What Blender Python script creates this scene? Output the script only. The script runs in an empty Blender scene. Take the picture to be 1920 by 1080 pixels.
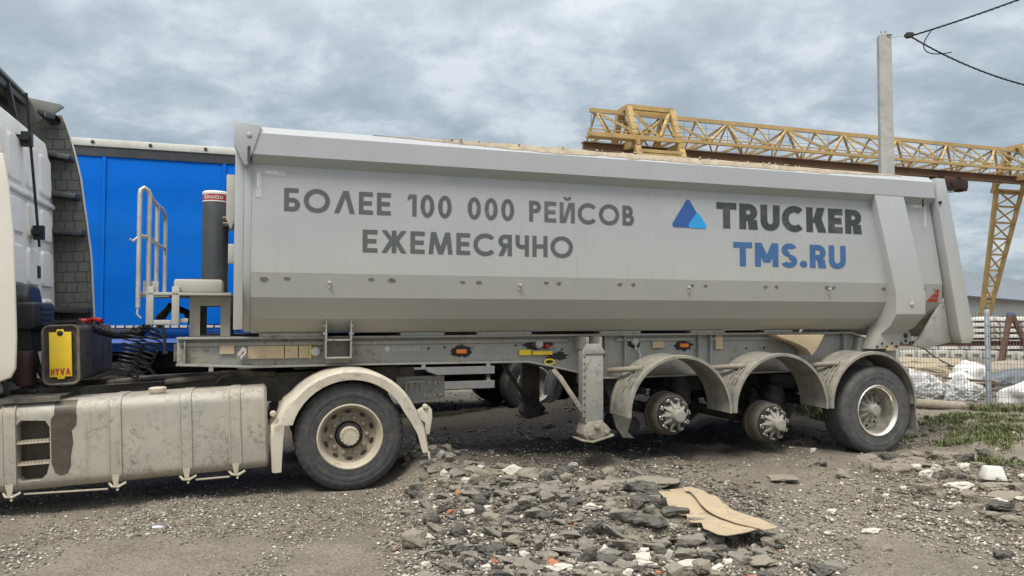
import bpy, bmesh, math, random
import numpy as np
from mathutils import Vector, Matrix, noise as mnoise

random.seed(7)
rng = np.random.default_rng(11)
SC = bpy.context.scene
COL = SC.collection
R = math.radians

# ------------------------------------------------------------------ camera, sky, sun, exposure
cam_d = bpy.data.cameras.new("camera")
cam = bpy.data.objects.new("camera", cam_d)
COL.objects.link(cam)
cam.location = (0, 0, 1.62)
cam.rotation_euler = (R(90 + 2.173), 0, 0)
cam_d.sensor_width = 36.0
cam_d.lens = 36.0 * 1397 / 1920
cam_d.clip_start = 0.05
cam_d.clip_end = 6000
SC.camera = cam

SUN_EL, SUN_ROT = 58.0, 200.0      # high, behind the camera
world = bpy.data.worlds.new("World")
SC.world = world
world.use_nodes = True
wt = world.node_tree
wt.nodes.clear()


def wn(t, **kw):
    n = wt.nodes.new(t)
    for k, v in kw.items():
        setattr(n, k, v)
    return n


def wmath(op, a, b=None, clamp=False):
    n = wn('ShaderNodeMath', operation=op, use_clamp=clamp)
    for i, x in enumerate((a, b)):
        if x is None:
            continue
        if isinstance(x, (int, float)):
            n.inputs[i].default_value = x
        else:
            wt.links.new(x, n.inputs[i])
    return n.outputs[0]


sky = wn('ShaderNodeTexSky', sky_type='NISHITA')
sky.sun_disc = False
sky.sun_elevation = R(SUN_EL)
sky.sun_rotation = R(SUN_ROT)
tc = wn('ShaderNodeTexCoord')
sep = wn('ShaderNodeSeparateXYZ')
wt.links.new(tc.outputs['Generated'], sep.inputs[0])
zc = wmath('MAXIMUM', sep.outputs[2], 0.0)
zden = wmath('ADD', zc, 0.30)
cx = wmath('DIVIDE', sep.outputs[0], zden)
cy = wmath('DIVIDE', sep.outputs[1], zden)
comb = wn('ShaderNodeCombineXYZ')
wt.links.new(cx, comb.inputs[0])
wt.links.new(cy, comb.inputs[1])
n1 = wn('ShaderNodeTexNoise')
n1.inputs['Scale'].default_value = 4.4
n1.inputs['Detail'].default_value = 9
n1.inputs['Roughness'].default_value = 0.62
n1.inputs['Distortion'].default_value = 0.12
wt.links.new(comb.outputs[0], n1.inputs['Vector'])
n2 = wn('ShaderNodeTexNoise')
n2.inputs['Scale'].default_value = 1.1
n2.inputs['Detail'].default_value = 3
wt.links.new(comb.outputs[0], n2.inputs['Vector'])
mixn = wmath('ADD', wmath('MULTIPLY', n1.outputs[0], 0.86), wmath('MULTIPLY', n2.outputs[0], 0.24))
ramp = wn('ShaderNodeValToRGB')
wt.links.new(mixn, ramp.inputs[0])
cr = ramp.color_ramp
cr.elements[0].position, cr.elements[0].color = 0.42, (0.168, 0.211, 0.246, 1)
cr.elements[1].position, cr.elements[1].color = 0.66, (0.342, 0.377, 0.41, 1)
e = cr.elements.new(0.53)
e.color = (0.220, 0.266, 0.304, 1)
# overcast sky is brighter overhead; boosted well beyond that to light the scene
lift = wmath('MULTIPLY', wmath('POWER', zc, 2.5), 15.0)
vl = wn('ShaderNodeVectorMath', operation='SCALE')
vl.inputs[0].default_value = (1.0, 0.985, 0.95)
wt.links.new(lift, vl.inputs['Scale'])
vs_ = wn('ShaderNodeVectorMath', operation='SCALE')
wt.links.new(ramp.outputs[0], vs_.inputs[0])
vs_.inputs['Scale'].default_value = 10.0
vm = wn('ShaderNodeVectorMath', operation='ADD')
wt.links.new(vs_.outputs[0], vm.inputs[0])
wt.links.new(vl.outputs[0], vm.inputs[1])
mix = wn('ShaderNodeMix', data_type='RGBA')
mix.inputs[0].default_value = 0.93
wt.links.new(sky.outputs[0], mix.inputs[6])
wt.links.new(vm.outputs[0], mix.inputs[7])
bg = wn('ShaderNodeBackground')
bg.inputs['Strength'].default_value = 0.1
wt.links.new(mix.outputs[2], bg.inputs[0])
wo = wn('ShaderNodeOutputWorld')
wt.links.new(bg.outputs[0], wo.inputs[0])

sun_d = bpy.data.lights.new("sun", 'SUN')
sun_d.energy = 1.5
sun_d.angle = R(18)
sun_d.color = (1.0, 0.95, 0.88)
sun = bpy.data.objects.new("sun", sun_d)
COL.objects.link(sun)
_az = R(SUN_ROT)
_dir = Vector((math.sin(_az) * math.cos(R(SUN_EL)), math.cos(_az) * math.cos(R(SUN_EL)), math.sin(R(SUN_EL))))
sun.rotation_euler = _dir.to_track_quat('Z', 'Y').to_euler()

SC.view_settings.view_transform = 'Standard'
SC.view_settings.look = 'None'
SC.view_settings.exposure = 0.80
SC.view_settings.gamma = 1.0
SC.cycles.use_denoising = True
SC.cycles.denoiser = 'OPENIMAGEDENOISE'
SC.cycles.denoising_input_passes = 'RGB_ALBEDO_NORMAL'

# ------------------------------------------------------------------ materials
MATS = {}


def mat(name, col, rough=0.6, metal=0.0, dust=None, dust_amt=0.0, dust_scale=2.0, dust_or_bounce_z=None,
        var=0.12, var_scale=6.0, streak=0.0, bump=0.0, bump_scale=60.0, spec=0.4, spots=None, spot_amt=0.0,
        spot_scale=9.0, ripple=0.0):
    """Painted or bare surface with dirt: noise variation, patches of dust, a layer of road dust and/or painted ground bounce towards the
    bottom (dust_or_bounce_z), vertical run marks, small spots."""
    m = bpy.data.materials.new(name)
    m.use_nodes = True
    nt = m.node_tree
    nt.nodes.clear()
    L = nt.links.new

    def N(t, **kw):
        n = nt.nodes.new(t)
        for k, v in kw.items():
            setattr(n, k, v)
        return n

    def M(op, a, b=None, clamp=False):
        n = N('ShaderNodeMath', operation=op, use_clamp=clamp)
        for i, x in enumerate((a, b)):
            if x is None:
                continue
            if isinstance(x, (int, float)):
                n.inputs[i].default_value = x
            else:
                L(x, n.inputs[i])
        return n.outputs[0]

    def noise(scale, detail=5, rough_=0.6, vec=None, dist=0.0):
        n = N('ShaderNodeTexNoise')
        n.inputs['Scale'].default_value = scale
        n.inputs['Detail'].default_value = detail
        n.inputs['Roughness'].default_value = rough_
        n.inputs['Distortion'].default_value = dist
        L(vec if vec is not None else co, n.inputs['Vector'])
        return n.outputs[0]

    def rng_(x, a, b, lo=0.0, hi=1.0):
        n = N('ShaderNodeMapRange')
        n.inputs[1].default_value, n.inputs[2].default_value = a, b
        n.inputs[3].default_value, n.inputs[4].default_value = lo, hi
        L(x, n.inputs[0])
        return n.outputs[0]

    def mixc(f, a, b, mode='MIX'):
        n = N('ShaderNodeMix', data_type='RGBA', blend_type=mode)
        for i, x in ((0, f), (6, a), (7, b)):
            if isinstance(x, (int, float)):
                n.inputs[i].default_value = x
            elif isinstance(x, tuple):
                n.inputs[i].default_value = (x[0], x[1], x[2], 1)
            else:
                L(x, n.inputs[i])
        return n.outputs[2]

    tcn = N('ShaderNodeTexCoord')
    co = tcn.outputs['Object']
    c = tuple(col)
    base = c
    nv = noise(var_scale, 6, 0.65)
    lo = tuple(x * (1 - var) for x in c)
    hi = tuple(min(1, x * (1 + var)) for x in c)
    base = mixc(rng_(nv, 0.3, 0.7), lo, hi)
    fac = None
    if dust is not None:
        nd = noise(dust_scale, 8, 0.68, dist=0.4)
        fac = rng_(nd, 0.62 - 0.45 * dust_amt, 0.78 - 0.2 * dust_amt, 0.0, min(1.0, 0.25 + dust_amt))
        if dust_or_bounce_z is not None:
            sx = N('ShaderNodeSeparateXYZ')
            L(co, sx.inputs[0])
            zf = rng_(sx.outputs[2], dust_or_bounce_z[1], dust_or_bounce_z[0], 0.0, dust_or_bounce_z[2] if len(dust_or_bounce_z) > 2 else 0.8)
            zf = M('MULTIPLY', zf, rng_(nd, 0.25, 0.6, 0.55, 1.0))
            fac = M('MAXIMUM', M('MULTIPLY', fac, 0.6), zf)
        base = mixc(fac, base, tuple(dust))
    if streak > 0:
        mp = N('ShaderNodeMapping')
        mp.inputs['Scale'].default_value = (9, 9, 0.55)
        L(co, mp.inputs['Vector'])
        ns = noise(1.6, 6, 0.7, vec=mp.outputs[0])
        base = mixc(rng_(ns, 0.55, 0.8, 0.0, streak), base, tuple(x * 0.55 for x in (dust or c)))
    if spots is not None:
        nsx = noise(spot_scale, 9, 0.75, dist=0.6)
        msk = rng_(noise(spot_scale * .22, 4, 0.6), 0.46, 0.62)
        base = mixc(M('MULTIPLY', msk, rng_(nsx, 0.62 - 0.2 * spot_amt, 0.72 - 0.2 * spot_amt, 0, 0.8)), base, tuple(spots))
    p = N('ShaderNodeBsdfPrincipled')
    L(base, p.inputs['Base Color'])
    p.inputs['Metallic'].default_value = metal
    p.inputs['Specular IOR Level'].default_value = spec
    if fac is not None:
        L(rng_(fac, 0, 1, rough, 0.92), p.inputs['Roughness'])
    else:
        L(rng_(nv, 0.2, 0.8, max(0.05, rough - 0.1), min(1, rough + 0.1)), p.inputs['Roughness'])
    if ripple > 0:
        b = N('ShaderNodeBump')
        b.inputs['Strength'].default_value = ripple
        b.inputs['Distance'].default_value = 0.05
        L(noise(2.2, 2, 0.4), b.inputs['Height'])
        L(b.outputs[0], p.inputs['Normal'])
    if bump > 0:
        b = N('ShaderNodeBump')
        b.inputs['Strength'].default_value = bump
        b.inputs['Distance'].default_value = 0.02
        L(noise(bump_scale, 6, 0.7), b.inputs['Height'])
        L(b.outputs[0], p.inputs['Normal'])
    o = N('ShaderNodeOutputMaterial')
    L(p.outputs[0], o.inputs[0])
    MATS[name] = m
    return m


DUST = (0.40, 0.345, 0.26)
DUST2 = (0.33, 0.28, 0.205)
M_body = mat('grey_body_paint', (0.385, 0.400, 0.406), 0.40, dust=(0.425, 0.40, 0.335), dust_amt=0.16, dust_scale=1.6, dust_or_bounce_z=(1.42, 2.75, 0.85),  # dust gradient up the wall also paints in light bounced off the ground
             var=0.05, var_scale=1.6, streak=0.26, spec=0.45, ripple=0.10, spots=(0.27, 0.26, 0.235), spot_amt=0.0, spot_scale=26)
M_frame = mat('grey_frame_paint', (0.30, 0.30, 0.28), 0.5, dust=DUST2, dust_amt=0.45, dust_scale=3.2, var=0.15, var_scale=3,
              streak=0.5, spots=(0.10, 0.09, 0.075), spot_amt=0.5, spot_scale=14)
M_frame_light = mat('dusty_frame_edge', (0.40, 0.38, 0.33), 0.7, dust=DUST, dust_amt=0.5, var=0.12)
M_plate = mat('pale_grey_plate', (0.44, 0.43, 0.39), 0.5, dust=DUST, dust_amt=0.35, var=0.06, streak=0.2)
M_fender = mat('dusty_fender_plastic', (0.20, 0.195, 0.175), 0.85, dust=(0.37, 0.33, 0.255), dust_amt=0.55, dust_scale=5.0, var=0.25, var_scale=9,
               streak=0.4, bump=0.12, bump_scale=40, spots=(0.13, 0.12, 0.10), spot_amt=0.5, spot_scale=20)
M_dustpaint = mat('dust_caked_paint', (0.52, 0.47, 0.38), 0.7, dust=(0.60, 0.53, 0.41), dust_amt=0.55, dust_scale=2.6, var=0.14,
                  var_scale=5, streak=0.5, spots=(0.25, 0.22, 0.17), spot_amt=0.6, spot_scale=15.0)
M_tank = mat('dusty_aluminium_tank', (0.37, 0.35, 0.31), 0.5, metal=0.15, dust=(0.47, 0.405, 0.305), dust_amt=0.6, dust_scale=1.8,
             var=0.14, var_scale=4, streak=0.55, spots=(0.20, 0.175, 0.135), spot_amt=0.66, spot_scale=22.0, bump=0.06)
M_stain = mat('oil_stain', (0.085, 0.068, 0.05), 0.45, var=0.35, var_scale=7)
M_tyre = mat('tyre_rubber', (0.052, 0.052, 0.050), 0.85, dust=(0.125, 0.115, 0.098), dust_amt=0.36, dust_scale=14, var=0.12, var_scale=20, bump=0.08)
M_tyre2 = mat('trailer_tyre_rubber', (0.070, 0.070, 0.068), 0.8, dust=(0.17, 0.16, 0.135), dust_amt=0.36, dust_scale=10, var=0.14, var_scale=16, bump=0.08)
M_rimcream = mat('dusty_cream_rim', (0.50, 0.44, 0.34), 0.65, dust=(0.36, 0.30, 0.22), dust_amt=0.4, dust_scale=6, var=0.15,
                 spots=(0.16, 0.12, 0.085), spot_amt=0.3, spot_scale=12)
M_rimdirty = mat('dirty_brown_rim_disc', (0.26, 0.215, 0.16), 0.75, dust=(0.38, 0.32, 0.24), dust_amt=0.35, dust_scale=9, var=0.25, var_scale=14)
M_alu = mat('polished_aluminium', (0.74, 0.71, 0.64), 0.26, metal=0.9, dust=(0.42, 0.37, 0.28), dust_amt=0.35, dust_scale=6, var=0.1)
M_steel = mat('grey_steel', (0.34, 0.33, 0.30), 0.5, metal=0.3, dust=DUST2, dust_amt=0.5, dust_scale=7, var=0.2)
M_hub = mat('dusty_hub_casting', (0.33, 0.31, 0.265), 0.6, dust=(0.20, 0.17, 0.13), dust_amt=0.4, dust_scale=14, var=0.2)
M_drum = mat('rusty_brown_drum', (0.095, 0.078, 0.062), 0.75, dust=(0.18, 0.155, 0.125), dust_amt=0.4, dust_scale=8, var=0.25)
M_dark = mat('black_metal', (0.022, 0.022, 0.023), 0.6, dust=(0.11, 0.095, 0.075), dust_amt=0.35, dust_scale=4, var=0.3)
M_black = mat('black_plastic', (0.018, 0.019, 0.021), 0.5, dust=(0.09, 0.08, 0.07), dust_amt=0.2, dust_scale=5, var=0.2)
M_chassis = mat('dusty_dark_chassis', (0.055, 0.052, 0.048), 0.7, dust=(0.24, 0.205, 0.155), dust_amt=0.55, dust_scale=4, var=0.3)
M_white = mat('white_cab_paint', (0.76, 0.75, 0.71), 0.4, dust=(0.55, 0.50, 0.41), dust_amt=0.25, dust_scale=1.5, var=0.04, streak=0.12)
M_cream = mat('dusty_white_fairing', (0.72, 0.68, 0.60), 0.45, dust=(0.58, 0.51, 0.40), dust_amt=0.35, dust_scale=1.6, dust_or_bounce_z=(1.1, 2.6, 0.6), var=0.04)
M_brick = mat('grey_ribbed_plastic', (0.165, 0.168, 0.15), 0.6, dust=(0.2, 0.185, 0.15), dust_amt=0.3, var=0.1)
M_cyl = mat('graphite_cylinder_paint', (0.060, 0.066, 0.070), 0.4, dust=(0.2, 0.18, 0.15), dust_amt=0.15, var=0.15, streak=0.1)
M_galv = mat('galvanised_steel', (0.50, 0.50, 0.48), 0.45, metal=0.45, dust=(0.22, 0.18, 0.13), dust_amt=0.3, dust_scale=9, var=0.15)
M_redband = mat('red_band', (0.36, 0.035, 0.03), 0.5, var=0.1)
M_whitelet = mat('white_lettering', (0.72, 0.70, 0.66), 0.5, var=0.05)
M_letter = mat('dark_grey_lettering', (0.095, 0.105, 0.108), 0.5, dust=DUST2, dust_amt=0.12, var=0.06)
M_letter2 = mat('charcoal_lettering', (0.046, 0.056, 0.058), 0.5, dust=DUST2, dust_amt=0.14, var=0.08)
M_blueletter = mat('blue_lettering', (0.050, 0.128, 0.29), 0.5, dust=DUST2, dust_amt=0.14, var=0.08)
M_logodark = mat('deep_blue_logo', (0.035, 0.10, 0.30), 0.45, var=0.05)
M_logolight = mat('light_blue_logo', (0.03, 0.32, 0.68), 0.45, var=0.05)
M_reflect = mat('silver_reflective_tape', (0.50, 0.51, 0.51), 0.35, var=0.06)
M_tan = mat('tan_sticker', (0.52, 0.40, 0.25), 0.6, dust=DUST, dust_amt=0.4, var=0.12, var_scale=20)
M_yellow = mat('yellow_plate', (0.70, 0.49, 0.025), 0.5, dust=(0.5, 0.38, 0.15), dust_amt=0.25, var=0.1)
M_orange = mat('orange_marker_lens', (0.75, 0.20, 0.02), 0.3, var=0.1)
M_blot = mat('black_paint_blot', (0.022, 0.022, 0.024), 0.6, var=0.3)
M_weld = mat('brown_scuff_mark', (0.17, 0.155, 0.14), 0.8, var=0.3, var_scale=30)
M_redrefl = mat('red_reflector', (0.42, 0.05, 0.04), 0.4, var=0.2, var_scale=40)
M_crust = mat('dry_sand_crust', (0.40, 0.335, 0.245), 0.95, var=0.25, var_scale=12, bump=0.4, bump_scale=25)
M_rust = mat('rusty_steel', (0.13, 0.055, 0.032), 0.8, dust=(0.10, 0.06, 0.045), dust_amt=0.5, var=0.35)
M_blue = mat('blue_tarpaulin', (0.0, 0.148, 0.64), 0.55, dust=(0.01, 0.17, 0.57), dust_amt=0.35, dust_scale=0.9, var=0.06, var_scale=0.8, streak=0.2, spec=0.12)
M_bluedark = mat('dark_blue_tarpaulin', (0.0, 0.065, 0.34), 0.5, dust=(0.05, 0.08, 0.16), dust_amt=0.3, var=0.15)
M_offwhite = mat('off_white_rail', (0.62, 0.60, 0.54), 0.5, dust=(0.4, 0.36, 0.28), dust_amt=0.3, var=0.08, streak=0.25)
M_seal = mat('dark_grey_seal', (0.045, 0.048, 0.052), 0.5, dust=(0.12, 0.12, 0.12), dust_amt=0.3, dust_scale=0.8, var=0.2)
M_alurail = mat('grey_aluminium_rail', (0.42, 0.42, 0.40), 0.45, metal=0.3, var=0.1)
M_crane = mat('yellow_crane_paint', (0.45, 0.312, 0.125), 0.65, dust=(0.27, 0.18, 0.10), dust_amt=0.35, dust_scale=0.7, var=0.18, var_scale=1.5)
M_cranebrown = mat('brown_crane_beam', (0.19, 0.118, 0.075), 0.7, dust=(0.12, 0.07, 0.045), dust_amt=0.4, dust_scale=0.6, var=0.2, var_scale=1)
M_cranerail = mat('grey_blue_handrail', (0.20, 0.24, 0.27), 0.6, var=0.1)
M_concrete = mat('pole_concrete', (0.42, 0.41, 0.375), 0.9, dust=(0.31, 0.30, 0.27), dust_amt=0.4, dust_scale=3, var=0.14, var_scale=9, bump=0.2, bump_scale=30,
                 spots=(0.2, 0.19, 0.17), spot_amt=0.1, spot_scale=22)
M_block = mat('pale_concrete', (0.50, 0.48, 0.43), 0.9, dust=(0.36, 0.33, 0.27), dust_amt=0.35, dust_scale=2, var=0.14, bump=0.1)
M_blockw = mat('white_concrete', (0.62, 0.60, 0.55), 0.9, dust=(0.42, 0.38, 0.31), dust_amt=0.3, dust_scale=2, var=0.1, bump=0.1)
M_cable = mat('black_cable', (0.012, 0.013, 0.016), 0.5, var=0.1)
M_roof = mat('blue_grey_sheet_roof', (0.165, 0.185, 0.21), 0.6, var=0.06, var_scale=0.2)
M_wall = mat('pale_warehouse_wall', (0.42, 0.43, 0.42), 0.8, var=0.06, var_scale=0.3)
M_wire = mat('dark_mesh_wire', (0.20, 0.205, 0.21), 0.5, metal=0.4, var=0.1)
M_post = mat('galvanised_fence_post', (0.46, 0.49, 0.52), 0.45, metal=0.2, var=0.12)
M_sack = mat('white_plastic_sack', (0.66, 0.65, 0.62), 0.55, dust=(0.40, 0.36, 0.29), dust_amt=0.4, dust_scale=3, var=0.1, bump=0.15, bump_scale=14)
M_tarp = mat('grey_plastic_sheet', (0.085, 0.10, 0.115), 0.5, dust=(0.22, 0.21, 0.18), dust_amt=0.35, dust_scale=3, var=0.2, bump=0.15, bump_scale=10)
M_sheet = mat('translucent_grey_sheet', (0.52, 0.52, 0.51), 0.5, dust=(0.30, 0.28, 0.25), dust_amt=0.45, dust_scale=4, var=0.2, bump=0.3, bump_scale=12)
M_wood = mat('weathered_board', (0.22, 0.17, 0.115), 0.85, dust=(0.32, 0.27, 0.19), dust_amt=0.4, var=0.3, var_scale=12)
M_wooddark = mat('dark_board', (0.085, 0.058, 0.04), 0.85, dust=(0.2, 0.16, 0.11), dust_amt=0.3, var=0.3, var_scale=12)
M_card = mat('brown_cardboard', (0.40, 0.315, 0.205), 0.9, dust=(0.30, 0.24, 0.165), dust_amt=0.35, dust_scale=4, var=0.1, var_scale=3,
             spots=(0.17, 0.125, 0.08), spot_amt=0.5, spot_scale=12, bump=0.1, bump_scale=20)
M_asphalt = mat('broken_asphalt', (0.175, 0.162, 0.140), 0.95, dust=(0.31, 0.275, 0.22), dust_amt=0.6, dust_scale=2.2, var=0.4, var_scale=30, bump=.55, bump_scale=45)
M_asphalt2 = mat('fresh_broken_asphalt', (0.088, 0.082, 0.072), 0.95, dust=(0.24, 0.215, 0.175), dust_amt=0.5, dust_scale=3, var=0.45, var_scale=30, bump=.7, bump_scale=45)
M_stone = mat('pale_limestone', (0.56, 0.52, 0.45), 0.9, dust=(0.36, 0.32, 0.25), dust_amt=0.4, dust_scale=7, var=0.2, var_scale=14, bump=0.4, bump_scale=30)
M_lump = mat('grey_concrete_lump', (0.30, 0.262, 0.205), 0.95, dust=(0.22, 0.185, 0.14), dust_amt=0.45, dust_scale=7, var=0.25, var_scale=20, bump=0.6, bump_scale=40)
M_brickred = mat('orange_brick_piece', (0.42, 0.17, 0.09), 0.9, dust=(0.35, 0.25, 0.18), dust_amt=0.3, var=0.2, bump=0.4)
M_glassgreen = mat('green_bottle_glass', (0.012, 0.05, 0.04), 0.2, var=0.2)
M_bottleblue = mat('blue_white_plastic', (0.55, 0.58, 0.60), 0.35, var=0.3, var_scale=30)
M_hoseblack = mat('black_hose', (0.014, 0.014, 0.016), 0.4, dust=(0.08, 0.07, 0.06), dust_amt=0.25, var=0.2)
M_redcoupling = mat('red_coupling', (0.42, 0.02, 0.02), 0.45, var=0.2)
M_mud = mat('caked_mud', (0.33, 0.295, 0.235), 0.95, dust=(0.21, 0.18, 0.14), dust_amt=0.4, dust_scale=8, var=0.2, bump=0.6, bump_scale=40)
M_hydro = mat('oily_black_tank', (0.028, 0.025, 0.023), 0.5, dust=(0.11, 0.08, 0.06), dust_amt=0.55, dust_scale=9, var=0.4, streak=0.3, bump=0.3, bump_scale=20)

# ------------------------------------------------------------------ mesh helpers


class MB:
    def __init__(s):
        s.v, s.f = [], []

    def add(s, vs, fs):
        o = len(s.v)
        s.v.extend([tuple(p) for p in vs])
        s.f.extend([tuple(i + o for i in f) for f in fs])
        return s

    def box(s, x0, x1, y0, y1, z0, z1):
        return s.add([(x0, y0, z0), (x1, y0, z0), (x1, y1, z0), (x0, y1, z0), (x0, y0, z1), (x1, y0, z1), (x1, y1, z1), (x0, y1, z1)],
                     [(0, 3, 2, 1), (4, 5, 6, 7), (0, 1, 5, 4), (1, 2, 6, 5), (2, 3, 7, 6), (3, 0, 4, 7)])

    def bar(s, p, q, a, b=None, up=(0, 0, 1)):
        """rectangular bar from p to q, a wide (sideways) and b high"""
        b = a if b is None else b
        p, q = Vector(p), Vector(q)
        d = (q - p).normalized()
        u = Vector(up)
        if abs(d.dot(u)) > 0.98:
            u = Vector((0, 1, 0))
        sd = d.cross(u).normalized() * (a / 2)
        uu = sd.cross(d).normalized() * (b / 2)
        vs = []
        for c in (p, q):
            vs += [c - sd - uu, c + sd - uu, c + sd + uu, c - sd + uu]
        return s.add(vs, [(0, 3, 2, 1), (4, 5, 6, 7), (0, 1, 5, 4), (1, 2, 6, 5), (2, 3, 7, 6), (3, 0, 4, 7)])

    def prism(s, poly, d0, d1, axis='y'):
        n = len(poly)

        def pt(a, b, d):
            return {'y': (a, d, b), 'x': (d, a, b), 'z': (a, b, d)}[axis]
        vs = [pt(a, b, d0) for a, b in poly] + [pt(a, b, d1) for a, b in poly]
        fs = [tuple(range(n)), tuple(range(2 * n - 1, n - 1, -1))]
        fs += [(i, (i + 1) % n, n + (i + 1) % n, n + i) for i in range(n)]
        return s.add(vs, fs)

    def loft(s, rings, caps=True, closed=True):
        n = len(rings[0])
        vs = [p for r in rings for p in r]
        fs = []
        for k in range(len(rings) - 1):
            for i in range(n if closed else n - 1):
                j = (i + 1) % n
                fs.append((k * n + i, k * n + j, (k + 1) * n + j, (k + 1) * n + i))
        if caps:
            fs.append(tuple(range(n - 1, -1, -1)))
            fs.append(tuple(range((len(rings) - 1) * n, len(rings) * n)))
        return s.add(vs, fs)

    def tube(s, pts, r, n=8, caps=True):
        pts = [Vector(p) for p in pts]
        rings = []
        prev = None
        for i, p in enumerate(pts):
            a = pts[max(0, i - 1)]
            b = pts[min(len(pts) - 1, i + 1)]
            d = (b - a).normalized()
            if prev is None:
                u = Vector((0, 0, 1)) if abs(d.z) < 0.9 else Vector((0, 1, 0))
                u = (u - d * u.dot(d)).normalized()
            else:
                u = (prev - d * prev.dot(d)).normalized()
            prev = u
            w = d.cross(u)
            rr = r[i] if isinstance(r, (list, tuple)) else r
            rings.append([p + (u * math.cos(t) + w * math.sin(t)) * rr for t in [2 * math.pi * k / n for k in range(n)]])
        return s.loft(rings, caps)

    def lathe(s, prof, c, n=48, axis='y', mod=None, caps=True):
        """prof: (radius, depth along axis); c: centre"""
        rings = []
        for k, (r, d) in enumerate(prof):
            ring = []
            for i in range(n):
                t = 2 * math.pi * i / n
                rr = r if mod is None else mod(k, i, r)
                a, b = rr * math.cos(t), rr * math.sin(t)
                if axis == 'y':
                    ring.append((c[0] + a, c[1] + d, c[2] + b))
                elif axis == 'z':
                    ring.append((c[0] + a, c[1] + b, c[2] + d))
                else:
                    ring.append((c[0] + d, c[1] + a, c[2] + b))
            rings.append(ring)
        return s.loft(rings, caps)

    def build(s, name, m, parent=None, bevel=0.0, sharp=38, seg=2, flat=False):
        me = bpy.data.meshes.new(name)
        bm = bmesh.new()
        vs = [bm.verts.new(p) for p in s.v]
        for f in s.f:
            try:
                bm.faces.new([vs[i] for i in f])
            except ValueError:
                pass
        bmesh.ops.recalc_face_normals(bm, faces=bm.faces)
        if bevel > 0:
            es = [e for e in bm.edges if len(e.link_faces) == 2 and e.calc_face_angle(0) > R(28)]
            bmesh.ops.bevel(bm, geom=es, offset=bevel, segments=seg, profile=0.5, affect='EDGES', clamp_overlap=True)
        bm.to_mesh(me)
        bm.free()
        if not flat:
            me.polygons.foreach_set('use_smooth', [True] * len(me.polygons))
            me.set_sharp_from_angle(angle=R(sharp))
        if m is not None:
            me.materials.append(m)
        o = bpy.data.objects.new(name, me)
        COL.objects.link(o)
        if parent is not None:
            o.parent = parent
        return o


def tag(o, label=None, cat=None, group=None, kind=None):
    for k, v in (('label', label), ('category', cat), ('group', group), ('kind', kind)):
        if v:
            o[k] = v
    return o


def thing(name, label, cat, loc=(0, 0, 0), rot=(0, 0, 0), group=None):
    o = bpy.data.objects.new(name, None)
    COL.objects.link(o)
    o.location = loc
    o.rotation_euler = rot
    o.empty_display_size = 0.2
    return tag(o, label, cat, group)


def dup(o, parent=None, loc=None, rot=None, scale=None, label=None, group=None):
    c = o.copy()
    COL.objects.link(c)
    if parent is not None:
        c.parent = parent
    if loc is not None:
        c.location = loc
    if rot is not None:
        c.rotation_euler = rot
    if scale is not None:
        c.scale = scale
    if label:
        c['label'] = label
    if group:
        c['group'] = group
    for ch in list(o.children):
        dup(ch, c)
    return c


def cut(o, cutters):
    """boolean-subtract the meshes of MB cutters from object o, once, at build time"""
    tmp = []
    for k in cutters:
        t = k.build('cutter', None, o.parent)
        md = o.modifiers.new('cut', 'BOOLEAN')
        md.operation = 'DIFFERENCE'
        md.solver = 'EXACT'
        md.object = t
        tmp.append(t)
    bpy.context.view_layer.update()
    dg = bpy.context.evaluated_depsgraph_get()
    me = bpy.data.meshes.new_from_object(o.evaluated_get(dg))
    o.modifiers.clear()
    old = o.data
    o.data = me
    me.name = o.name
    for t in tmp:
        bpy.data.objects.remove(t, do_unlink=True)
    me.set_sharp_from_angle(angle=R(38))
    return o


# ---- lettering drawn as strokes: cap height 1, stroke t
def arcp(cx_, cy_, rx, ry, a0, a1, t, n=22):
    out = []
    for k in range(n):
        a, b = R(a0 + (a1 - a0) * k / n), R(a0 + (a1 - a0) * (k + 1) / n)
        out.append([(cx_ + rx * math.cos(a), cy_ + ry * math.sin(a)), (cx_ + rx * math.cos(b), cy_ + ry * math.sin(b)),
                    (cx_ + (rx - t) * math.cos(b), cy_ + (ry - t) * math.sin(b)), (cx_ + (rx - t) * math.cos(a), cy_ + (ry - t) * math.sin(a))])
    return out


def rc(x0, y0, x1, y1):
    return [[(x0, y0), (x1, y0), (x1, y1), (x0, y1)]]


def dg_(xb, xt, t, y0=0.0, y1=1.0):
    return [[(xb, y0), (xb + t, y0), (xt + t, y1), (xt, y1)]]


def bowl(x, w, y0, y1, t):
    r = (y1 - y0) / 2
    return rc(x, y0, x + w - r, y0 + t) + rc(x, y1 - t, x + w - r, y1) + arcp(x + w - r, (y0 + y1) / 2, r, r, -90, 90, t)


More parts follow.
